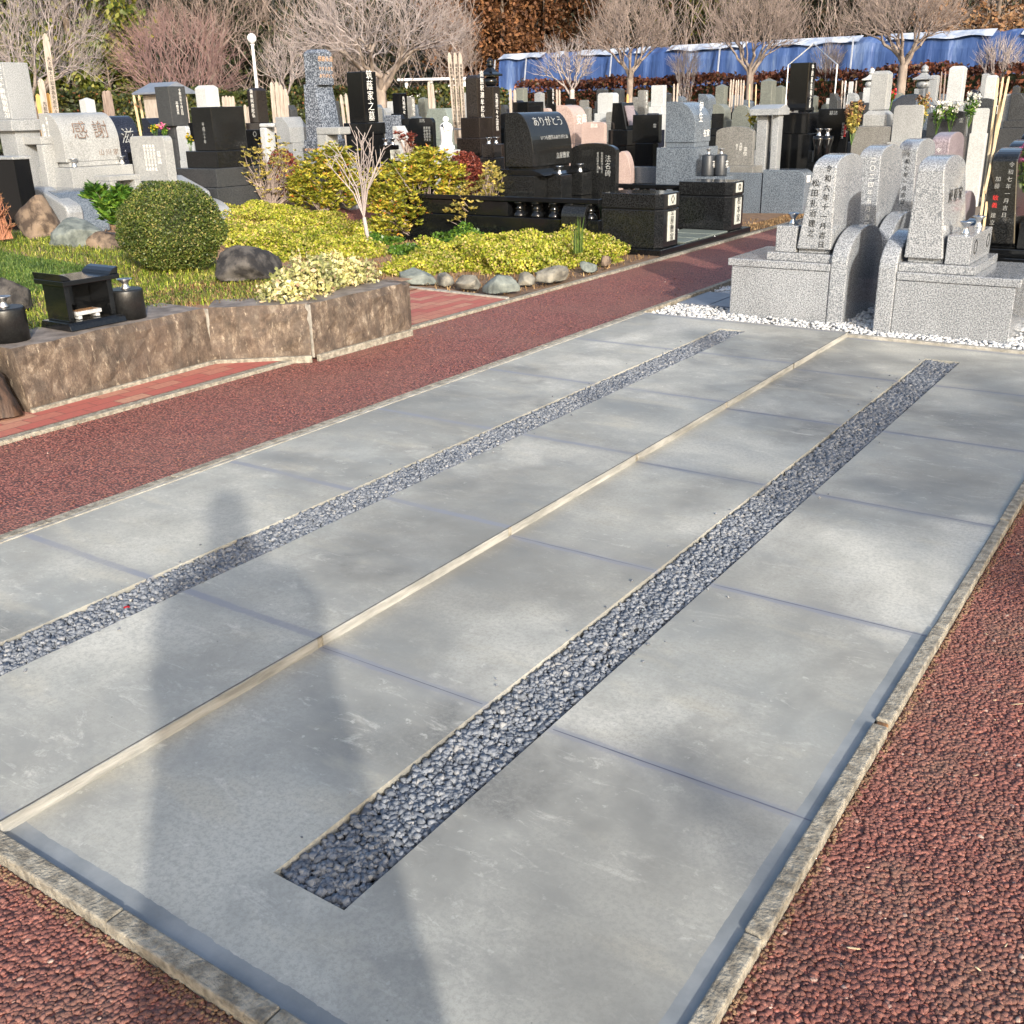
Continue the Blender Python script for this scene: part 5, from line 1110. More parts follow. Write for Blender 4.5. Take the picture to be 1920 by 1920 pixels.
far = [
 # name, colour words, material, shape, xl, xr, yt, yb, d, ratio
 ('stele_gravestone', 'whitish stele, left of a close pair near the right edge', 'granite_smooth', 'hip', 1836, 1850, 138, 180, 24, 1), ('stele_gravestone', 'whitish stele, right of the close pair near the right edge', 'granite_white', 'hip', 1844, 1866, 141, 184, 22, 1),
 ('western_gravestone', 'dark olive low stone under the whitish pair near the right edge', 'charcoal', 'domeS', 1826, 1862, 184, 200, 20, .5), ('western_gravestone', 'dark grey slanted stone at the right edge above the black row', 'charcoal', 'wedge', 1890, 1930, 175, 225, 18, 1.2),
 ('stele_gravestone', 'grey stele left of the small grey stele, above the stone gate', 'granite_olive', 'pyr', 1424, 1453, 147, 200, 21, 1), ('stele_gravestone', 'short grey stele between the stone gate stele and the black stele', 'granite_olive', 'pyr', 1451, 1471, 160, 196, 22, 1),
 ('stele_gravestone', 'olive grey stele above the arched grey tablet', 'granite_olive', 'pyr', 1340, 1364, 158, 196, 22, 1), ('western_gravestone', 'glossy blue-grey bowed stone behind the large bowed gravestone', 'granite_blue', 'barrel', 1308, 1342, 176, 205, 20, 1.4),
 ('western_gravestone', 'grey bowed stone right of the large bowed gravestone', 'granite_olive', 'barrel', 1335, 1370, 195, 225, 18.5, 1.2), ('memorial_tablet', 'olive domed tablet beside the stone gate', 'granite_olive', 'domeS', 1371, 1408, 197, 240, 18, .3),
 ('memorial_tablet', 'small black tablet with white writing before the grey bowed stone', 'black', 'box', 1333, 1356, 213, 240, 17.6, .2),
 ('stele_gravestone', 'grey slender stele with white writing left of the whitish slab', 'granite_dim', 'roundS', 1195, 1215, 169, 208, 22, 1), ('slab_gravestone', 'flat whitish upright slab in front of the bronze hedge', 'granite_white', 'box', 1220, 1249, 160, 200, 21, .5),
 ('western_gravestone', 'white stone with stepped shoulders above the easel gravestone', 'granite_white', 'roundS', 1120, 1160, 174, 212, 21, .6), ('stele_gravestone', 'dark stele behind the white stepped stone', 'charcoal', 'hip', 1118, 1141, 166, 190, 25, 1),
 ('stele_gravestone', 'dark stele at the foot of the middle bare tree', 'charcoal', 'hip', 1150, 1171, 166, 192, 24, 1), ('stele_gravestone', 'grey stele with flat top right of the black pagoda', 'granite_olive', 'box', 968, 990, 165, 193, 25, 1),
 ('stele_gravestone', 'pale stele with knob left of the black green column', 'granite_smooth', 'pyr', 1002, 1022, 172, 200, 24, 1), ('stele_gravestone', 'dark green-black column in front of the small white tree', 'black', 'box', 1025, 1040, 168, 195, 24, 1),
 ('western_gravestone', 'long low black block above the ありがとう gravestone', 'black', 'box', 962, 1020, 191, 216, 19, 1.6), ('stele_gravestone', 'black stele with white name right of the large fan-shaped tree', 'black', 'box', 738, 765, 175, 222, 21, 1),
 ('stele_gravestone', 'grey stele beside the black stele in front of the green hedge', 'granite_dim', 'box', 765, 780, 182, 222, 22, 1), ('stele_gravestone', 'olive grey stele left of the paired grave boards', 'granite_olive', 'pyr', 785, 806, 182, 210, 23, 1),
 ('western_gravestone', 'white rounded stone at the foot of the large fan-shaped tree', 'granite_white', 'roundS', 727, 745, 190, 212, 24, .6), ('western_gravestone', 'small blue-grey stone leaning right of the 筑蔭家之墓 stele', 'granite_blue', 'wedge', 703, 722, 196, 222, 22, 1.2),
 ('western_gravestone', 'white sheet-like stone left of the black rounded tablet', 'granite_white', 'wedge', 738, 770, 236, 275, 17.5, 1.2), ('base_gravestone', 'mottled grey block behind the black stele base', 'granite_speck', 'box', 722, 755, 216, 262, 18.3, 1),
 ('stele_gravestone', 'slender light stele standing behind the white statue boards', 'granite_smooth', 'box', 867, 879, 174, 215, 22, 1),
 ('western_gravestone', 'slate blue stone with a glossy sloping front left of the black rounded tablet', 'granite_blue', 'wedge', 775, 792, 196, 215, 23, 1.2),
 ('western_gravestone', 'small dark stone tucked under the left bare tree', 'charcoal', 'wedge', 538, 560, 197, 220, 24, 1.2),
 ('stele_gravestone', 'pale stele with a cross-like cap behind the twin sticks, right of the black stele', 'granite_white', 'hip', 1589, 1598, 153, 178, 23, 1), ('western_gravestone', 'glossy pale blue stone right of the black tablet with oval title', 'granite_smooth', 'barrel', 1588, 1610, 174, 200, 21, 1.2),
 ('western_gravestone', 'black block with small white plate left of the grey bordered stele', 'black', 'box', 1590, 1616, 190, 232, 19, .8), ('western_gravestone', 'charcoal slanted stone behind the black oval-title tablet', 'charcoal', 'wedge', 1553, 1576, 175, 208, 20, 1.2),
 ('western_gravestone', 'dark glossy stone with blue top behind the black row of arched graves', 'navy', 'barrel', 1815, 1838, 168, 205, 20, 1.2), ('stele_gravestone', 'cream stele half hidden behind the leaning pale sticks', 'granite_pale', 'roundS', 1876, 1900, 176, 230, 18, .7),
]
for nm, lb, mt, sh, xl, xr, yt, yb, d, r_ in far:
    w = xr - xl
    stack(nm, lb, d, mt, [(xl, xr, yt, yb, sh, r_), (xl - w * .14, xr + w * .14, yb, yb + 14, 'box', 1.0), (xl - w * .3, xr + w * .3, yb + 14, yb + 40, 'box', 1.0)], r_,
          ins=[('先祖代々', '+X', .09, 'ink_white', True, 0, .5)] if mt in ('black', 'granite_dim') and sh in ('box', 'roundS') and r_ == 1 else ())
# back rows filling the ground up to the hedges
rf = random.Random(11); rows = []
words = {'granite_smooth': 'grey', 'granite_white': 'whitish', 'charcoal': 'charcoal', 'black': 'black', 'granite_blue': 'blue-grey', 'granite_olive': 'olive', 'granite_dim': 'warm grey', 'navy': 'navy', 'granite_rose': 'pinkish'}
shapes = {'pyr': 'peaked stele', 'hip': 'chamfered stele', 'barrel': 'bowed low stone', 'wedge': 'slanted low stone', 'roundS': 'round-cornered tablet', 'archS': 'arched tablet'}
for d, y_top, step, xs in ((24.5, 186, 30, range(600, 1912, 31)), (20.5, 206, 38, range(668, 1912, 40))):
    for x_ in xs:
        if rf.random() < .10: continue
        rows.append((x_ + rf.uniform(-7, 7), d + rf.uniform(-.7, .7), y_top - (x_ - 1200) * .018 + rf.uniform(-6, 8)))
rows.sort()
ordn = {}
for i, (x_, d, y_) in enumerate(rows):
    mt = rf.choice(['granite_smooth', 'granite_white', 'charcoal', 'black', 'granite_blue', 'granite_olive', 'granite_dim', 'navy', 'black', 'charcoal', 'granite_blue']); sh = rf.choice(list(shapes)); low = sh in ('barrel', 'wedge', 'roundS', 'archS')
    w = (rf.uniform(20, 30) if low else rf.uniform(13, 17)) * 22 / d; hh = (rf.uniform(16, 24) if low else rf.uniform(24, 34)) * 22 / d; r_ = .3 if sh in ('roundS', 'archS') else (1.3 if low else 1)
    key = (mt, sh, d > 22.5); ordn[key] = ordn.get(key, 0) + 1; n_ = ['first', 'second', 'third', 'fourth', 'fifth', 'sixth', 'seventh'][min(6, ordn[key] - 1)]
    yt = y_ if low else y_ - 8
    stack('back_row_gravestone', '%s %s %s from the left in the %s back row' % (n_, words[mt], shapes[sh], 'farther' if d > 22.5 else 'nearer'), d, mt,
          [(x_ - w / 2, x_ + w / 2, yt, yt + hh, sh, r_), (x_ - w * .68, x_ + w * .68, yt + hh, yt + hh + 12, 'box', 1.0), (x_ - w * .9, x_ + w * .9, yt + hh + 12, yt + hh + 30, 'box', 1.0)], r_, group='small gravestones in the back rows')

# grave boards in bundles
def bundle(label, group, specs, d, mat, w=.075, txt=None):
    for i, (xt, yt, xb, yb) in enumerate(specs):
        a = at(xb, yb, d + .03 * i); a.z = max(a.z - .5, 0); board('grave_board', label if len(specs) == 1 else ORD(i, len(specs)) + ' ' + label, a, at(xt, yt, d + .03 * i), w, mat if isinstance(mat, str) else mat[i % len(mat)], group, txt)
bundle('weathered board of the bundle standing below the globe lamp', 'boards below the globe lamp', [(509, 153, 515, 225), (518, 152, 524, 226), (526, 158, 531, 228), (534, 166, 538, 228)], 21, 'wood_grey', .10)
bundle('weathered dark board of the pair right of the white granite column', 'boards right of the white column', [(196, 170, 200, 215), (202, 169, 212, 216)], 21, 'wood_dark', .12)
bundle('pale thin stick of the pair between the white column and the small shrine', 'thin sticks near the small shrine', [(250, 177, 262, 230), (260, 178, 271, 226)], 21, 'bamboo', .05)
bundle('grey board of the row behind the square dark block', 'boards behind the square dark block', [(418, 180, 420, 200), (424, 179, 426, 200), (430, 180, 432, 200), (436, 180, 438, 201), (459, 196, 463, 228), (466, 199, 469, 230)], 21, 'wood_grey', .07)
bundle('weathered board of the pair left of the 筑蔭家之墓 stele', 'boards left of the black stele', [(639, 177, 648, 228), (648, 175, 657, 228)], 20, 'wood_grey', .07)
bundle('weathered written board of the pair before the white parked car', 'boards before the van', [(804, 152, 807, 202), (810, 156, 814, 203)], 22, 'wood_grey', .09)
bundle('white-grey board of the pair right of the black pagoda', 'boards right of the black pagoda', [(957, 166, 958, 215), (965, 167, 966, 215)], 21, 'wood_grey', .08)
bundle('white-grey board of the pair before the small white tree', 'boards before the small white tree', [(1044, 167, 1045, 195), (1049, 168, 1050, 195)], 23, 'wood_grey', .06)
bundle('pale board of the pair left of the olive stele', 'boards left of the olive stele', [(1264, 157, 1264, 190), (1271, 156, 1269, 190)], 22, 'wood_grey', .06)
bundle('brownish board of the bundle left of the grey stele above the stone gate', 'boards left of the grey stele', [(1371, 149, 1368, 190), (1376, 148, 1371, 190), (1381, 150, 1379, 196), (1385, 149, 1383, 196), (1390, 149, 1389, 196), (1395, 150, 1392, 193)], 22, 'wood_grey', .06)
bundle('pale thin stick of the two right of the board bundle', 'lone sticks near the bare tree', [(1406, 157, 1406, 192), (1418, 158, 1418, 190)], 23, 'bamboo', .04)
bundle('pinkish board right of the metal gable frame', 'boards right of the gable frame', [(1580, 151, 1580, 180), (1586, 151, 1585, 180), (1606, 151, 1603, 180)], 22, ['wood_grey', 'white_paint'], .06)
bundle('dark brown board of the pair left of the pale blue-grey stele', 'dark boards near the pale stele', [(1766, 134, 1764, 190), (1773, 134, 1771, 190)], 20, 'wood_dark', .05)
bundle('tall old board with writing behind the pale blue-grey stele at the left', 'tall old board at the left', [(84, 62, 103, 215)], 17.5, 'wood_grey', .10, '大法輪大日如来為先祖代々供養')
bundle('short weathered board between the two yellow boards at the left', 'short weathered board at the left', [(76, 147, 84, 215)], 17.3, 'wood_grey', .10, '先祖供養塔')
bundle('fresh yellow board beside the tall old board at the left', 'yellow boards at the left', [(70, 176, 75, 215), (89, 174, 94, 215)], 17.6, 'wood_new', .07)
bundle('yellow board at the foot of the middle bare tree', 'yellow board in the middle', [(1177, 176, 1176, 196)], 22, 'wood_new', .06)

# ================================================================== GARDEN PLANTS AND ROCKS
def gz(x, y): return float(zt(x, y))
def on_ground(px, py):                                   # where the sight line meets the planted ground
    z = .33
    for _ in range(12): p = gp(px, py, z); z = gz(p.x, p.y)
    return Vector((p.x, p.y, z))
# clipped round bush
p = gp(320, 508, .36) + Vector((-.10, .14, 0)); p.z = .36
T = thing('clipped_bush', 'dense round clipped evergreen bush at the left of the garden', 'bush', (p.x, p.y, p.z))
P = ell_pts(36000, (0, 0, .31), (.425, .425, .36), .82, -.85, .05); leaves('foliage', P, .017, MT['lf_topiary'], T, .62, .4)
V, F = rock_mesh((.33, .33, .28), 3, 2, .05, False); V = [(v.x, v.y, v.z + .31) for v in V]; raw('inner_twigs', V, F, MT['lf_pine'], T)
limb_mesh('stems', [((0, 0, -.05), (.05 * math.cos(a), .05 * math.sin(a), .2), .02, .012) for a in (0, 2, 4)], MT['bark_dark'], T, 6)
# rocks
def rk(label, px, py, r, mat, seed, rough=.2, pw=.75, rz=0, dz=0, zz=.36):
    p = gp(px, py, zz); return rock('garden_rock', label, (p.x - r[0] * .6, p.y + r[1] * .4, p.z + r[2] * .30 + dz), r, MT[mat], seed, rough, rz=rz, pw=pw)
rk('dark rounded rock right of the round clipped bush', 466, 524, (.22, .33, .20), 'rock_dark', 12, .2, 1.05)
rk('low dark rock behind the black incense shelter', 150, 545, (.16, .18, .08), 'rock_dark', 14, .1)
rk('grey-green upright rock behind the left black vase', 25, 582, (.13, .15, .15), 'rock_dark', 15, .12, .6)
rk('tall brown pointed rock left of the green rock, under the 感謝 plot', 80, 450, (.22, .24, .30), 'rock_brown', 16, .25, 1.0, zz=.45)
rk('grey-green slanting rock beside the tall brown rock', 150, 464, (.22, .24, .22), 'rock_green', 17, .2, .8, zz=.44)
rk('small brown rock between the green rock and the round bush', 200, 468, (.22, .2, .13), 'rock_brown', 18, .2, zz=.42)
edge = [(788, 537, .34, .16, 'rock_green', 'greenish rock nearest the garden wall in the bed edging'), (842, 541, .18, .12, 'rock_grey', 'small tan rock second in the bed edging'), (888, 548, .24, .14, 'rock_grey', 'pale grey rock third in the bed edging'), (946, 555, .28, .16, 'rock_green', 'rounded blue-grey rock at the corner of the bed edging, by the brick tip'),
        (998, 540, .20, .12, 'rock_grey', 'half-buried grey rock right of the corner edging rock'), (1050, 533, .34, .17, 'rock_grey', 'largest dark-topped rock of the bed edging'), (1112, 514, .19, .11, 'rock_green', 'oval blue-green rock near the end of the bed edging'), (1145, 503, .13, .11, 'rock_brown', 'small brown pointed rock at the end of the bed edging')]
for i, (px, py, w, h, m, lb) in enumerate(edge):
    p = gp(px, py, 0); n_ = math.atan2(edge[min(i + 1, 7)][0] - px, 1)
    a = gp(edge[min(i + 1, 7)][0], edge[min(i + 1, 7)][1], 0) - gp(edge[max(i - 1, 0)][0], edge[max(i - 1, 0)][1], 0)
    rock('edging_rock', lb, (p.x - .08, p.y + .04, h * .42), (w * .62, w * .40, h * .72), MT[m], 40 + i, .13, 'river stones edging the planting bed', math.atan2(a.y, a.x), .7)
# ground cover mounds
def mound(name, label, spots, mat, dens=2600, size=.028, cat='ground cover', grp=None):
    T = thing(name, label, cat, (0, 0, 0)); Ps = []
    for px, py, rx, ry, rz_ in spots:
        p = on_ground(px, py); Ps.append(ell_pts(int(dens * rx * ry * 13), (p.x - rx * .3, p.y + ry * .3, p.z + .0), (rx, ry, rz_), .72, -.05, .30))
    P = np.concatenate(Ps); leaves('foliage', P, size, MT[mat], T, .75, .45); T['kind'] = 'stuff'; return T
mound('ground_cover', 'yellow-green ground cover in the bed behind the dark rounded rock', [(452, 472, .50, .5, .20), (510, 478, .5, .5, .24), (560, 480, .5, .5, .22), (610, 486, .5, .45, .22), (655, 482, .42, .42, .20), (560, 448, .55, .5, .20), (640, 452, .5, .5, .20), (480, 448, .5, .5, .16)], 'lf_cover', 2300)
mound('ground_cover', 'lime-yellow ground cover mounds along the stone edging beside the path', [(800, 505, .33, .33, .15), (850, 492, .42, .42, .22), (905, 505, .42, .42, .22), (960, 510, .44, .44, .24), (1010, 503, .42, .42, .23), (1060, 492, .45, .45, .27), (1100, 482, .42, .42, .26), (1120, 492, .25, .3, .16), (1010, 478, .4, .4, .2), (930, 480, .4, .4, .2), (770, 515, .28, .28, .10)], 'lf_cover', 2600)
mound('ground_cover', 'brighter green clover-like patch behind the lime ground cover', [(880, 462, .34, .34, .20), (905, 466, .26, .26, .16), (760, 478, .2, .2, .1), (700, 462, .35, .3, .12)], 'lf_green', 2600, .032)
def mound_at(T, c, r, n, mat, size, nm='foliage', asp=.6, lump=.25, shell=.45): return leaves(nm, ell_pts(n, c, r, shell, -.8, lump), size, MT[mat], T, asp, .45)
p = on_ground(600, 556)
T = thing('cream_shrub', 'low cream and pale green leafed plant spilling over the wall coping', 'plant', (p.x - .15, p.y + .1, p.z))
for c, r, n in (((.10, -.35, .06), (.17, .2, .13), 900), ((.06, -.1, .10), (.18, .22, .17), 1300), ((.0, .15, .10), (.18, .22, .15), 1200), ((.05, .36, .08), (.15, .18, .12), 800)): mound_at(T, c, r, n, 'lf_cream', .036)
limb_mesh('stems', [((0, 0, -.03), (.1 * math.cos(a), .35 * math.sin(a), .14), .005, .003) for a in np.linspace(0, 6, 14)], MT['twig'], T, 3)
# flowering / golden shrubs : stems + whorled leaves
def shrub(name, label, px, py, d, blobs, mat, n, size=.05, stemmat='twig', group=None, nst=26, asp=.34, seed=0):
    g0 = on_ground(px, py) if d is None else at(px, py, d); rr = random.Random(seed or px)
    T = thing(name, label, 'shrub', (g0.x, g0.y, g0.z), 0, group); dd = math.hypot(g0.x, g0.y); k = pxm(px, py, dd); Rv = Vector((math.cos(YAW), math.sin(YAW), 0)); Fv = Vector((-Rv.y, Rv.x, 0))
    segs = []; tips = []
    for bxp, byp, br, bh in blobs:
        off = Rv * ((bxp - px) / k); zc = (py - byp) / k * 1.0; c = Vector((off.x, off.y, zc)); r_ = br / k; rh = bh / k
        pts = ell_pts(max(8, int(n * br * bh / 3000)), tuple(c), (r_, r_ * .8, rh), .35, -1, .2); tips.append(pts)
        for q in pts[:int(nst / len(blobs)) + 3]:
            s = Vector((rr.uniform(-.06, .06), rr.uniform(-.06, .06), 0)); m1 = s.lerp(c, .55) + Vector((rr.uniform(-.05, .05), rr.uniform(-.05, .05), 0)); q = Vector(q)
            m2 = m1.lerp(q, .6) + Vector((rr.uniform(-.04, .04), rr.uniform(-.04, .04), 0))
            segs += [(tuple(s), tuple(m1), .011, .008), (tuple(m1), tuple(m2), .008, .005), (tuple(m2), tuple(q), .005, .0025)]
    tp = np.concatenate(tips); idx = np.repeat(np.arange(len(tp)), 8)
    a = RNG.uniform(0, 6.283, len(idx)); up = np.stack([np.cos(a), np.sin(a), RNG.uniform(.1, .9, len(idx))], 1); up /= np.linalg.norm(up, axis=1)[:, None]
    P = tp[idx] + up * size * .45
    leaves('foliage', P, size, MT[mat], T, asp, .35, up, .85)
    segs = [g_ for g_ in segs]
    limb_mesh('stems', segs, MT[stemmat], T, 4); return T
SG = 'loose shrubs of the planting bed'
shrub('golden_shrub', 'golden-leaved shrub left of the pruned pale sapling', 612, 436, None, [(600, 375, 50, 45), (640, 345, 42, 35), (575, 395, 30, 30), (660, 385, 32, 40), (615, 410, 35, 22)], 'lf_yellow', 520, .062, nst=40)
shrub('golden_shrub', 'largest golden-leaved shrub right of the pruned pale sapling', 800, 452, None, [(725, 350, 40, 34), (775, 330, 45, 32), (815, 318, 50, 35), (850, 340, 30, 32), (760, 385, 48, 34), (715, 385, 24, 30), (740, 420, 48, 24), (790, 405, 42, 28), (845, 375, 30, 25)], 'lf_yellow', 400, .062, nst=60)
shrub('sparse_shrub', 'sparse yellow-brown shrub in front of the dark granite tiers', 512, 418, None, [(480, 345, 36, 32), (520, 318, 42, 34), (548, 345, 34, 38), (505, 372, 38, 28), (555, 385, 26, 22)], 'lf_dry', 170, .042, nst=90, asp=.4)
shrub('sparse_shrub', 'leggy sparse shrub in front of the black balustrade', 905, 455, None, [(885, 375, 40, 34), (925, 350, 28, 36), (860, 405, 26, 22), (905, 410, 34, 26), (960, 410, 16, 26), (925, 325, 14, 14)], 'lf_dry', 230, .055, nst=60, asp=.36)
shrub('green_shrub', 'glossy fresh green shrub with pointed leaves left above the round bush', 222, 420, 9.6, [(190, 366, 22, 14), (215, 385, 32, 22), (238, 368, 22, 14), (222, 405, 30, 16), (312, 362, 16, 9)], 'lf_green', 650, .075, nst=26, asp=.3)
shrub('rust_shrub', 'rust-coloured bare shrub at the left edge', 8, 448, 10.6, [(5, 385, 34, 36), (-15, 360, 30, 30), (18, 418, 22, 24)], 'lf_orange', 90, .022, 'rust_twig', nst=70, asp=.3)
shrub('brown_shrub', 'small shrub of brownish leaves right of the black vase stand', 765, 290, 14.6, [(768, 262, 16, 12), (752, 258, 12, 8), (775, 275, 12, 10)], 'lf_red', 300, .06, nst=24)
for lb, px, yt, rr_, d in (('small red-leaved clipped mound in front of the tall speckled monument', 527, 281, .30, 16.8), ('larger red-leaved clipped mound left of the brown-black stele tiers', 870, 284, .30, 13.4)):
    p = at(px, yt, d); h_ = p.z / 2; T = thing('red_clipped_bush', lb, 'bush', (p.x, p.y, 0)); leaves('foliage', ell_pts(12000, (0, 0, h_), (rr_, rr_, h_), .82, -1, .04), .026, MT['lf_red'], T, .6, .4)
    limb_mesh('stems', [((0, 0, -.05), (0, 0, h_), .03, .02)], MT['bark_dark'], T, 5)
# pruned sapling
rr = random.Random(4); p = on_ground(691, 470); p = gp(691, 470, .06)
T = thing('pruned_sapling', 'pale bare sapling with many cut upright shoots in the middle of the bed', 'tree', (p.x, p.y, gz(p.x, p.y)))
d_ = math.hypot(p.x, p.y); k = pxm(691, 400, d_); Rv = Vector((math.cos(YAW), math.sin(YAW), 0)); segs = []; trunk = []
fork = Vector((0, 0, 70 / k)) - Rv * (4 / k)
trunk.append(((0, 0, -.05), tuple(fork * .5 + Rv * .01), .021, .018)); trunk.append((tuple(fork * .5 + Rv * .01), tuple(fork), .024, .022))
for i in range(13):
    tx = -50 + i * 8.3; ty = rr.uniform(185, 218) - abs(tx) * .5; e = Rv * (tx / k) + Vector((rr.uniform(-.12, .12), rr.uniform(-.12, .12), ty / k)); m = fork.lerp(e, .45) - Rv * (tx / k * .22)
    trunk.append((tuple(fork), tuple(m), .0085, .007)); trunk.append((tuple(m), tuple(e), .007, .0045))
    for j in range(5):
        q = m.lerp(e, rr.uniform(.05, .95)); f = q + Rv * rr.uniform(-.13, .13) + Vector((rr.uniform(-.08, .08), rr.uniform(-.08, .08), rr.uniform(.06, .22))); segs.append((tuple(q), tuple(f), .0042, .003))
limb_mesh('trunk', trunk, MT['twig_pale'], T, 6); limb_mesh('shoots', segs, MT['twig_pale'], T, 4)
# grass on the island
n = 60000; xs_ = RNG.uniform(-10.5, -5.15, n); ys_ = RNG.uniform(1.7, 5.9, n); lim = wallx(ys_) - .32
keep = xs_ < lim - .05 * RNG.uniform(0, 1, n); xs_, ys_ = xs_[keep], ys_[keep]
lump = np.sin(xs_ * 2.3 + 1) * np.sin(ys_ * 2.1 + xs_) 
turf = ((xs_ < -6.5) & (ys_ < 3.6) & (ys_ > 2.0)) | ((xs_ < -7.0) & (ys_ > 4.1) & (ys_ < 5.0))
g = (~turf) & (RNG.uniform(0, 1, len(xs_)) < .75)
P = np.stack([xs_[g], ys_[g], zt(xs_[g], ys_[g])], 1); o = blades('grass', P, .060, .0035, MT['lf_grass'], None, 2.0, 'stuff', .15); tag(o, 'longer yellow-green grass over the walled garden mound', 'grass')
n = 90000; xs_ = RNG.uniform(-9.5, -6.5, n); ys_ = RNG.uniform(2.0, 5.0, n); k_ = ((xs_ < -6.5) & (ys_ < 3.6)) | ((xs_ < -7.0) & (ys_ > 4.1))
P = np.stack([xs_[k_], ys_[k_], zt(xs_[k_], ys_[k_])], 1); o = blades('turf', P, .035, .003, MT['lf_turf'], None, .7, 'stuff'); tag(o, 'short bright green turf patches on the garden mound', 'turf')
n = 5000; xs_ = RNG.uniform(-6.3, -5.1, n); ys_ = RNG.uniform(3.9, 5.9, n); k_ = xs_ < wallx(ys_) - .30; P = np.stack([xs_[k_], ys_[k_], zt(xs_[k_], ys_[k_])], 1)
o = blades('dry_litter', P, .05, .0035, MT['lf_straw'], None, 1.6, 'stuff', .3); tag(o, 'dry straw litter along the inner side of the wall', 'litter')
n = 16000; xs_ = RNG.uniform(-13, -5.05, n); ys_ = RNG.uniform(7.3, 14, n); k_ = (xs_ < -5.4) | (ys_ < 10); P = np.stack([xs_[k_], ys_[k_], zt(xs_[k_], ys_[k_])], 1)
o = blades('dry_litter', P, .05, .005, MT['lf_straw'], None, 1.8, 'stuff', .4); tag(o, 'brown dry litter over the planting bed soil', 'litter')
n = 2500; P = np.stack([RNG.uniform(-5.3, -5.0, n), RNG.uniform(12.6, 17, n), np.full(n, .0)], 1); o = blades('dry_litter', P, .04, .005, MT['lf_straw'], None, 1.8, 'stuff', .4); tag(o, 'dry brown litter on the soil strip beside the far path', 'litter')
o = blades('grass_tufts', np.stack([RNG.normal(-5.35, .02, 26), RNG.normal(9.0, .03, 26), np.full(26, .15)], 1), .34, .006, MT['lf_turf'], None, .25); tag(o, 'few tall thin green leaves rising from the lime ground cover', 'grass tuft')
P = np.stack([RNG.uniform(-1.9, -.9, 1), RNG.uniform(1, 2, 1), np.zeros(1)], 1)
o = tag(pebbles('red_scrap', np.array([tuple(gp(238, 1138, ZU - .006))]), .022, MT['fl_red'], flat=.3, kind=None), 'tiny red scrap lying on the crushed stone strip at the left', 'scrap')

# ================================================================== HEDGES, TARPAULIN SHED, LAMP, VAN
def hedge(name, label, px0, py0, d0, px1, py1, d1, th, mat, n, size):
    a = at(px0, py0, d0); b_ = at(px1, py1, d1); A = Vector((a.x, a.y, 0)); B = Vector((b_.x, b_.y, 0)); dv = B - A; L_ = dv.length; dv.normalize(); nv = Vector((-dv.y, dv.x, 0))
    T = thing(name, label, 'hedge', A); u = RNG.uniform(0, 1, n); w = RNG.uniform(-1, 1, n); H = a.z + (b_.z - a.z) * u; H = H + .05 * np.sin(u * L_ * 2.1) + .03 * np.sin(u * L_ * 5.3)
    top = RNG.uniform(0, 1, n) < .3; v = np.where(top, 1 + RNG.normal(0, .02, n), RNG.uniform(0.2, 1, n)); ww = np.where(top, w, np.sign(w) * (1 + RNG.normal(0, .06, n)))
    P = np.outer(u * L_, np.array(dv)) + np.outer(ww * th / 2, np.array(nv)); P[:, 2] = v * H
    leaves('foliage', P, size, MT[mat], T, .65, .4)
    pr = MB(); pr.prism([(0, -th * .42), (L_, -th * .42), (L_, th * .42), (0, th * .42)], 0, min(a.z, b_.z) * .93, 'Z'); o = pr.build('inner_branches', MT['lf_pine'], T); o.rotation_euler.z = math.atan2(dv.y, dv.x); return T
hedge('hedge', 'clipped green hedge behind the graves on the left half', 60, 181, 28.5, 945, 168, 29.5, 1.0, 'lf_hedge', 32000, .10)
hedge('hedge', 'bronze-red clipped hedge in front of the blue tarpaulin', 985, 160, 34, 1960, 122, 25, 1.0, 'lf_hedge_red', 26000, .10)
# shed under blue tarpaulin
a = at(934, 105, 38); b_ = at(1965, 52, 29.5); A = Vector((a.x, a.y, 0)); B = Vector((b_.x, b_.y, 0)); dv = (B - A); L_ = dv.length; dv.normalize(); nv = Vector((-dv.y, dv.x, 0))
T = thing('tarpaulin_shed', 'long low shed draped in rippled blue tarpaulin with a pale strip along its eave', 'shed', A)
nu, prf = 240, [(-.25, 0), (-.10, .35), (.0, .7), (.02, .88), (.06, .95), (.30, 1.0), (1.6, 1.02), (3.2, .95), (3.4, 0)]
V = []; F = []; V2 = []; F2 = []; rr = random.Random(8)
for i in range(nu + 1):
    u = i / nu; H = a.z + (b_.z - a.z) * u; c = dv * (u * L_); rip = .022 * math.sin(i * .21) + .010 * math.sin(i * .9) + rr.uniform(-.004, .004)
    for j, (o_, h_) in enumerate(prf):
        q = c + nv * (o_ + rip * (1 if j < 5 else .2)); V.append((q.x, q.y, H * h_ + (.03 * math.sin(i * .5) if j > 3 else 0)))
    q = c + nv * (.0 + rip); q2 = c + nv * (.30)
    V2 += [(q.x - nv.x * .03, q.y - nv.y * .03, H * .965 + .035 * math.sin(i * .37) * math.sin(i * .11)), (q2.x, q2.y, H * (1.0 + .004) + .05)]
m = len(prf)
for i in range(nu):
    for j in range(m - 1): F.append((i * m + j, (i + 1) * m + j, (i + 1) * m + j + 1, i * m + j + 1))
    if math.sin(i * .13) + .6 * math.sin(i * .41) > -.55: F2.append((2 * i, 2 * i + 2, 2 * i + 3, 2 * i + 1))
F.append(tuple(range(m))[::-1]); F.append(tuple(nu * m + j for j in range(m)))
raw('tarpaulin', V, F, MT['tarp'], T); raw('pale_strip', V2, F2, MT['faded_strip'], T)
b = MB()
for u in (.02, .10, .30, .52, .75): q = dv * (u * L_); b.tube([tuple(q - nv * 1.1), tuple(q - nv * .1 + Vector((0, 0, a.z * .96)) - dv * .4)], .025, 5)
b.build('prop_pole', MT['pipe'], T)
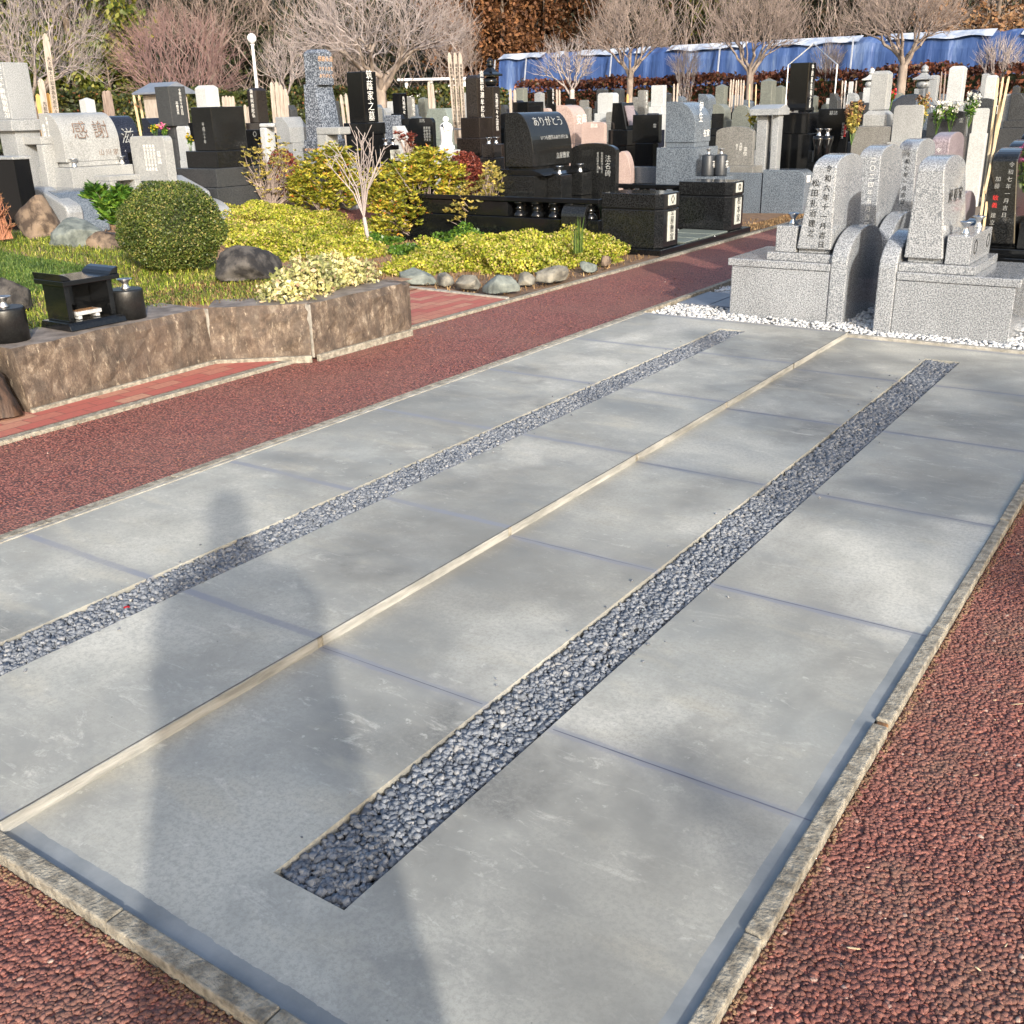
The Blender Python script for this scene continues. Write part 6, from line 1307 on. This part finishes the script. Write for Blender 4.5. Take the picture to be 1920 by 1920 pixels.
# globe lamp
p = at(477, 120, 27); T = thing('globe_lamp', 'white lamp post with a white globe, standing before the dark trees', 'street lamp', (p.x, p.y, 0)); zt_ = at(471, 72, 27).z; k = pxm(471, 72, 27)
MB().lathe([(.075, 0), (.06, .1), (.045, .15), (.038, zt_ - .15), (.06, zt_ - .12)], 12).build('pole', MT['white_paint'], T, smooth=True)
V, F = rock_mesh((8.6 / k,) * 3, 1, 3, 0, False, 1.0); o = raw('globe', V, F, MT['white_paint'], T, smooth=True); o.location = (0, 0, zt_)
T = thing('globe_lamp', 'white globe lamp post outside the picture, whose globe shades a blot on the slab', 'street lamp', (6.55, -4.05, 0)); 
MB().lathe([(.06, 0), (.045, .1), (.03, .15), (.025, 3.3), (.05, 3.38)], 12).build('pole', MT['white_paint'], T, smooth=True)
V, F = rock_mesh((.095,) * 3, 1, 3, 0, False, 1.0); o = raw('globe', V, F, MT['white_paint'], T, smooth=True); o.location = (0, 0, 3.52)
# carport and parked van
a = at(745, 149, 38); b_ = at(872, 149, 38); z_ = a.z
T = thing('carport', 'thin flat-roofed white carport behind the green hedge', 'carport', (a.x, a.y, 0)); dd = Vector((b_.x - a.x, b_.y - a.y, 0)); L_ = dd.length; T.rotation_euler.z = math.atan2(dd.y, dd.x)
MB().box(0, L_ + .3, -.2, 3.0, z_ - .05, z_ + .02).build('roof', MT['white_paint'], T, bevel=.01)
for x_ in (.3, L_ * .5, L_): MB().box(x_ - .05, x_ + .05, 0, .1, 0, z_ - .051).build('post', MT['white_paint'], T)
a = at(752, 172, 37); zr = at(800, 160, 37).z
T = thing('parked_car', 'white parked car under the flat carport, only its roof above the hedge', 'car', (a.x, a.y, 0), math.atan2(dd.y, dd.x))
s = zr / 1.5
MB().prism([(-.1, .3), (3.9, .3), (4.0, .75), (3.5, .95), (3.0, 1.4), (2.6, 1.5), (.9, 1.5), (.3, 1.35), (-.05, .95)], .1, 1.7, 'Y').build('body', MT['white_paint'], T, bevel=.06)
T.scale = (1, 1, s)
MB().prism([(.35, 1.0), (3.2, 1.0), (2.85, 1.36), (.75, 1.36)], .085, 1.715, 'Y').build('windows', MT['black'], T)
for x_ in (.75, 3.1):
    w_ = MB().lathe([(.1, -.1), (.31, -.1), (.33, -.06), (.33, .06), (.31, .1), (.1, .1)], 20).build('wheel', MT['rock_dark'], T, smooth=False); w_.rotation_euler = (R(90), 0, 0); w_.location = (x_, .2, .33)

# ================================================================== TREES
def base(px, py, d): q = at(px, py, d); return (q.x, q.y, 0)
def crown_tree(name, label, bpx, d, cpx, rpx, fork, n, seed, bark='bark', twig='twig', stems=1, r0=.0046, tw=.34, ntw=4, cat='tree', flat=.9, low=-.55, lean=.0):
    """bare tree whose limbs split again and again towards points spread through its crown"""
    rr = random.Random(seed); q0 = at(bpx[0], bpx[1], d); base_ = Vector((q0.x, q0.y, 0)); c = at(cpx[0], cpx[1], d) - base_; k = pxm(cpx[0], cpx[1], d); rx, rz_ = rpx[0] / k, rpx[1] / k; fz = at(bpx[0], fork, d).z
    T = thing(name, label, cat, base_, 0, 'bare winter trees' if cat == 'tree' else 'bare winter bushes'); tips = []
    while len(tips) < n:
        v = Vector((rr.gauss(0, 1), rr.gauss(0, 1), rr.gauss(0, 1))).normalized()
        if v.z < low: continue
        m = rr.uniform(.25, 1) ** .45; tips.append(c + Vector((v.x * rx * m, v.y * rx * m * flat, v.z * rz_ * m)))
    big = []; small = []
    def rec(p, r_prev, pts, dirv, depth):
        n_ = len(pts); cen = sum(pts, Vector()) / n_; rad = max(r0 * .8, r0 * n_ ** .47)
        if n_ == 1: e = pts[0]
        else: e = p.lerp(cen, .30 if n_ > 6 else .42)
        L_ = (e - p).length; side = Vector((rr.gauss(0, 1), rr.gauss(0, 1), rr.gauss(0, .6))) * L_ * .10
        m = p.lerp(e, .5) + side + dirv * L_ * .12
        tgt = big if n_ > 26 else small
        tgt.append((tuple(p), tuple(m), r_prev if depth else r_prev, (r_prev + rad) / 2)); tgt.append((tuple(m), tuple(e), (r_prev + rad) / 2, rad))
        dn = (e - m).normalized()
        if n_ == 1:
            out = (e - c); out.z += rz_ * .9; out.normalize()
            for _ in range(ntw):
                o_ = (out + Vector((rr.gauss(0, .42), rr.gauss(0, .42), rr.gauss(.1, .3)))).normalized(); s0 = m.lerp(e, rr.uniform(.1, 1)); l_ = tw * rr.uniform(.5, 1.2); m2 = s0 + o_ * l_ * .5; e2 = m2 + (o_ + Vector((rr.gauss(0, .2), rr.gauss(0, .2), .25))).normalized() * l_ * .5
                small.append((tuple(s0), tuple(m2), r0 * .7, r0 * .55)); small.append((tuple(m2), tuple(e2), r0 * .55, r0 * .35))
            return
        ax = Vector((rr.gauss(0, 1), rr.gauss(0, 1), rr.gauss(0, .5))).normalized()
        if n_ > 8:   # split along the widest of a few axes
            best = None
            for _ in range(5):
                a_ = Vector((rr.gauss(0, 1), rr.gauss(0, 1), rr.gauss(0, .7))).normalized(); w_ = max(x.dot(a_) for x in pts) - min(x.dot(a_) for x in pts)
                if best is None or w_ > best[0]: best = (w_, a_)
            ax = best[1]
        o = sorted(pts, key=lambda x: x.dot(ax)); f = rr.uniform(.32, .68); kk = max(1, min(n_ - 1, int(n_ * f)))
        rec(e, rad, o[:kk], dn, depth + 1); rec(e, rad, o[kk:], dn, depth + 1)
    groups = [tips]
    if stems > 1:
        tips.sort(key=lambda v: math.atan2(v.y - c.y, v.x - c.x)); j = n // stems; groups = [tips[i * j:(i + 1) * j] for i in range(stems)]
        for g_ in groups: rec(Vector((rr.uniform(-.12, .12), rr.uniform(-.12, .12), -.05)), r0 * len(g_) ** .5, g_, Vector((0, 0, 1)), 0)
    else:
        f = Vector((rr.uniform(-.06, .06), rr.uniform(-.06, .06), fz)); R_ = r0 * n ** .5 * 1.15
        big += [((0, 0, -.05), (f.x * .3, f.y * .3, fz * .35), R_ * 1.25, R_), ((f.x * .3, f.y * .3, fz * .35), tuple(f), R_, R_ * .92)]
        tips.sort(key=lambda v: math.atan2(v.y - c.y, v.x - c.x)); K = 5; j = math.ceil(n / K)
        for i in range(K):
            g_ = tips[i * j:(i + 1) * j]
            if g_: rec(f - Vector((0, 0, rr.uniform(0, .25) * fz * .4)), R_ * .55, g_, Vector((0, 0, 1)), 1)
    limb_mesh('trunk', big or small[:4], MT[bark], T, 7); limb_mesh('crown', small, MT[twig], T, 3)
    return T
crown_tree('bare_tree', 'wide pale bare tree at the far left behind the tall stele', (62, 230), 24, (80, 95), (135, 120), 190, 330, 21, 'bark', 'twig_pale', tw=.40)
crown_tree('bare_tree', 'pink-tinged bare tree with dense upright twigs above the small shrine', (335, 205), 32, (335, 112), (125, 82), 190, 300, 22, 'twig', 'twig_pink', stems=6, tw=.6, ntw=5, r0=.0055, low=-.8)
crown_tree('bare_tree', 'tall thin bare tree behind the pink-tinged tree', (405, 205), 39, (405, 20), (100, 130), 120, 330, 23, 'bark', 'twig', r0=.006, tw=.5)
crown_tree('bare_tree', 'tall thin bare tree left of the pink-tinged tree', (232, 205), 39, (235, 15), (90, 125), 110, 300, 27, 'bark', 'twig', r0=.006, tw=.5)
crown_tree('bare_tree', 'small whitish bare tree right of the globe lamp', (537, 215), 25, (530, 128), (50, 48), 180, 90, 24, 'bark_white', 'twig_pale', r0=.006, tw=.3, ntw=3)
crown_tree('bare_tree', 'largest fan-shaped bare tree behind the 筑蔭家之墓 stele', (716, 205), 27, (705, 70), (188, 112), 160, 620, 71, 'bark', 'twig_pale', tw=.45, ntw=3, r0=.0050, low=-.35)
crown_tree('bare_tree', 'bare tree right of the largest fan-shaped tree, behind the written boards', (858, 190), 33, (850, 95), (55, 70), 150, 170, 26, 'bark', 'twig', r0=.0055)
crown_tree('bare_tree', 'slender bare tree between the speckled monument and the fan-shaped tree', (645, 200), 33, (645, 120), (42, 60), 165, 110, 36, 'bark', 'twig', r0=.0055)
crown_tree('bare_tree', 'small white-barked tree in front of the blue tarpaulin', (1073, 205), 26, (1058, 122), (58, 46), 168, 110, 28, 'bark_white', 'twig_pale', r0=.0055, tw=.28, ntw=3)
crown_tree('bare_tree', 'rounded bare tree above the easel gravestone', (1178, 190), 29, (1182, 78), (88, 74), 146, 300, 72, 'bark', 'twig', tw=.45, low=-.3)
crown_tree('bare_tree', 'rounded bare tree above the pale blue stone gate', (1406, 180), 27, (1416, 68), (92, 84), 138, 300, 73, 'bark', 'twig', tw=.45, low=-.3)
crown_tree('bare_tree', 'broad bare tree with dark lower trunk above the grey bordered stele', (1690, 165), 24.5, (1695, 48), (112, 78), 122, 350, 74, 'bark', 'twig', tw=.42, low=-.25)
crown_tree('bare_bush', 'small bare bush before the tarpaulin right of the easel gravestone', (1286, 190), 29, (1286, 128), (26, 32), 150, 60, 34, 'bark_white', 'twig_pale', stems=4, r0=.0055, tw=.3, cat='bush', low=-.2)
crown_tree('bare_bush', 'bare multi-stemmed bush behind the metal gable frame', (1552, 180), 27, (1550, 118), (26, 36), 150, 60, 35, 'bark_white', 'twig_pale', stems=4, r0=.0055, tw=.3, cat='bush', low=-.2)
crown_tree('bare_bush', 'bare multi-stemmed bush before the tarpaulin at the right edge', (1872, 165), 25, (1872, 112), (34, 34), 140, 70, 37, 'bark_white', 'twig_pale', stems=5, r0=.0055, tw=.3, cat='bush', low=-.2)
bare_tree('bare_tree', 'bare tree outside the picture, behind the camera, casting branch shade on the slabs', (7.6, -2.0, 0), 5.6, 38, 'bark', 'twig', 5, .46, .10, 3, .10, .3, minr=.010)
GE = 'evergreens behind the hedge'
leafy_tree('evergreen_tree', 'yellow-green evergreen behind the left bare tree', base(150, 200, 36), 7.5, 1.9, 'lf_ever', 41, 16000, .15, GE, 'round', 60)
leafy_tree('evergreen_tree', 'dark green evergreen between the left bare tree and the pink-tinged tree', base(212, 200, 34.5), 3.4, 1.0, 'lf_ever', 42, 8000, .13, GE, 'round', 40)
leafy_tree('evergreen_tree', 'near-black evergreen at the far left corner', base(20, 200, 38), 8, 2.2, 'lf_pine', 43, 14000, .17, GE, 'round', 60)
leafy_tree('evergreen_tree', 'near-black evergreen behind the globe lamp', base(515, 200, 42), 9, 2.4, 'lf_pine', 44, 14000, .18, GE, 'round', 60)
leafy_tree('evergreen_tree', 'green evergreen above the tarpaulin, left of the stone-gate tree', base(1300, 190, 44), 7.2, 1.6, 'lf_ever', 45, 9000, .17, GE, 'round', 50)
leafy_tree('evergreen_tree', 'dark green evergreen above the tarpaulin right of the stone-gate tree', base(1560, 190, 42), 6.8, 1.5, 'lf_pine', 46, 9000, .17, GE, 'round', 50)
GC = 'browned cedars in the middle'
for i, (px, w, hgt) in enumerate([(868, 1.1, 9.5), (905, 1.0, 9), (945, 1.1, 9.5), (985, 1.0, 9), (1022, 1.0, 9.4), (1062, 1.1, 9), (1098, .9, 8.5)]):
    leafy_tree('cedar_tree', ['leftmost browned cedar, behind the written boards', 'second browned cedar from the left, above the black pagoda', 'third browned cedar from the left, over the tarpaulin corner', 'middle browned cedar left of the small white tree', 'browned cedar directly above the small white tree', 'second browned cedar from the right of its row', 'rightmost browned cedar, beside the rounded bare tree'][i], base(px, 190, 43 + (i % 2) * 1.2), hgt, w * 1.05, 'lf_cedar', 50 + i, 17000, .15, GC, 'cone' if i % 3 else 'round', 110, .05, .5)
leafy_tree('orange_shrub', 'orange-brown leafy thicket above the tarpaulin at the right edge', base(1850, 190, 33), 5.0, 1.7, 'lf_orange', 60, 9000, .12, None, 'round', 50)
# the wood behind, one mass
def wood(label, n, a0, a1, d0, d1, h, mat, size, seed):
    r_ = np.random.default_rng(seed); cl = 700; a = np.radians(r_.uniform(a0, a1, cl)); d = r_.uniform(d0, d1, cl); z = r_.uniform(0, 1, cl) * h
    C = np.stack([-np.sin(a) * d, np.cos(a) * d, z], 1); i = r_.integers(0, cl, n); P = C[i] + r_.normal(size=(n, 3)) * np.array([.55, .55, .8])
    o = leaves('wood', P, size, MT[mat], None, .6, .5); tag(o, label, 'wood', kind='stuff')
wood('dark evergreen wood filling the view behind the trees', 150000, -5, 72, 44.5, 52, 11, 'lf_pine', .20, 1)
wood('brownish mixed undergrowth of the far wood', 60000, -5, 31, 40, 44, 6, 'lf_wood', .13, 2)
wood('mixed brown and green wood behind the left trees', 30000, 38, 72, 41, 45, 5, 'lf_wood', .13, 3)
def thicket(label, n, a0, a1, d0, d1, h, mat, seed):
    r_ = random.Random(seed); seg = []
    for _ in range(n):
        a = R(r_.uniform(a0, a1)); d = r_.uniform(d0, d1); q = Vector((-math.sin(a) * d, math.cos(a) * d, r_.uniform(0, h))); v = Vector((r_.gauss(0, .45), r_.gauss(0, .45), 1)).normalized() * r_.uniform(.7, 1.8)
        seg.append((tuple(q), tuple(q + v), .018, .006)); 
        for _ in range(2): t_ = q + v * r_.uniform(.2, .9); w_ = Vector((r_.gauss(0, .6), r_.gauss(0, .6), .8)).normalized() * r_.uniform(.3, .8); seg.append((tuple(t_), tuple(t_ + w_), .010, .005))
    o = limb_mesh('thicket', seg, MT[mat], None, 3); tag(o, label, 'thicket', kind='stuff')
thicket('tangled bare twigs in front of the wood on the left', 1500, 36, 64, 37, 42, 7.5, 'twig', 5)
thicket('tangled reddish bare twigs above the shed', 1300, 8, 30, 36, 40, 6.5, 'twig', 6)

# ================================================================== THE PHOTOGRAPHER (only the shadow is in the picture)
T = thing('person', 'person in a long dark coat with raised hands, seen only as shadow on the slab', 'person', (.235, -.215, -.02), math.atan2(.63, -.777) - R(90))
import bmesh
def skin_body(pts, edges, rad, name, mat, parent, sub=2):
    me = bpy.data.meshes.new(name); me.from_pydata(pts, edges, []); o = bpy.data.objects.new(name, me); COL.objects.link(o)
    bm = bmesh.new(); bm.from_mesh(me); ly = bm.verts.layers.skin.verify(); bm.verts.ensure_lookup_table()
    for i, r_ in enumerate(rad): bm.verts[i][ly].radius = (r_, r_)
    bm.verts[0][ly].use_root = True; bm.to_mesh(me); bm.free(); o.modifiers.new('skin', 'SKIN'); m = o.modifiers.new('sub', 'SUBSURF'); m.levels = sub; m.render_levels = sub
    dg = bpy.context.evaluated_depsgraph_get(); me2 = bpy.data.meshes.new_from_object(o.evaluated_get(dg)); bpy.data.objects.remove(o)
    me2.materials.clear(); me2.materials.append(mat); me2.polygons.foreach_set('use_smooth', np.ones(len(me2.polygons), dtype=bool)); q = bpy.data.objects.new(name, me2); COL.objects.link(q); q.parent = parent; return q
# +Y is where the person looks
PT = [(0, 0, .95), (0, 0, 1.15), (0, -.01, 1.34), (0, 0, 1.47), (0, .02, 1.56), (0, .02, 1.65),
      (.10, 0, .88), (.11, .01, .50), (.11, -.01, .10), (.11, .12, .035), (-.10, 0, .88), (-.11, .01, .50), (-.11, -.01, .10), (-.11, .12, .035),
      (.17, 0, 1.38), (.205, .07, 1.15), (.10, .17, 1.36), (.075, .20, 1.42), (-.17, 0, 1.38), (-.205, .07, 1.15), (-.10, .17, 1.36), (-.075, .20, 1.42)]
ED = [(0, 1), (1, 2), (2, 3), (3, 4), (4, 5), (0, 6), (6, 7), (7, 8), (8, 9), (0, 10), (10, 11), (11, 12), (12, 13), (2, 14), (14, 15), (15, 16), (16, 17), (2, 18), (18, 19), (19, 20), (20, 21)]
RA = [.15, .15, .15, .06, .085, .09, .09, .065, .045, .04, .09, .065, .045, .04, .07, .05, .032, .03, .07, .05, .032, .03]
skin_body(PT, ED, RA, 'body', MT['skin'], T)
def lath(name, prof, sy, mat): 
    o = MB().lathe(prof, 28).build(name, mat, T, smooth=True); o.scale = (1, sy, 1); return o
lath('coat', [(.27, .42), (.275, .45), (.265, .8), (.245, 1.02), (.235, 1.2), (.225, 1.36), (.19, 1.42), (.10, 1.46), (.075, 1.50)], .72, MT['cloth'])
for s in (-1, 1):
    b = MB(); b.tube([(s * .16, 0, 1.37), (s * .205, .02, 1.27), (s * .212, .07, 1.15), (s * .16, .13, 1.26), (s * .105, .17, 1.35)], [.075, .068, .060, .050, .042], 12); b.build('sleeve', MT['cloth'], T, smooth=True)
    b = MB(); b.tube([(s * .11, 0, .85), (s * .115, .01, .5), (s * .115, -.01, .1)], [.105, .08, .065], 12); b.build('trouser_leg', MT['cloth'], T, smooth=True)
    b = MB(); b.tube([(s * .115, -.08, .05), (s * .115, .05, .05), (s * .115, .17, .04)], [.045, .052, .035], 10); b.build('shoe', MT['ink_black'], T, smooth=True)
    for j in range(5):
        x_ = s * (.085 - .014 * j) if j < 4 else s * .05
        MB().tube([(s * .075, .205, 1.43), (x_, .218, 1.455 + .006 * j), (x_ - s * .01, .212, 1.485 - .004 * j)] if j < 4 else [(s * .07, .20, 1.42), (s * .045, .215, 1.43), (s * .03, .21, 1.445)], [.009, .008, .0065], 6).build('finger', MT['skin'], T, smooth=True)
V, F = rock_mesh((.082, .10, .13), 2, 3, .02, False, 1.0); o = raw('hair', V, F, MT['hair'], T, smooth=True); o.location = (0, .0, 1.635)
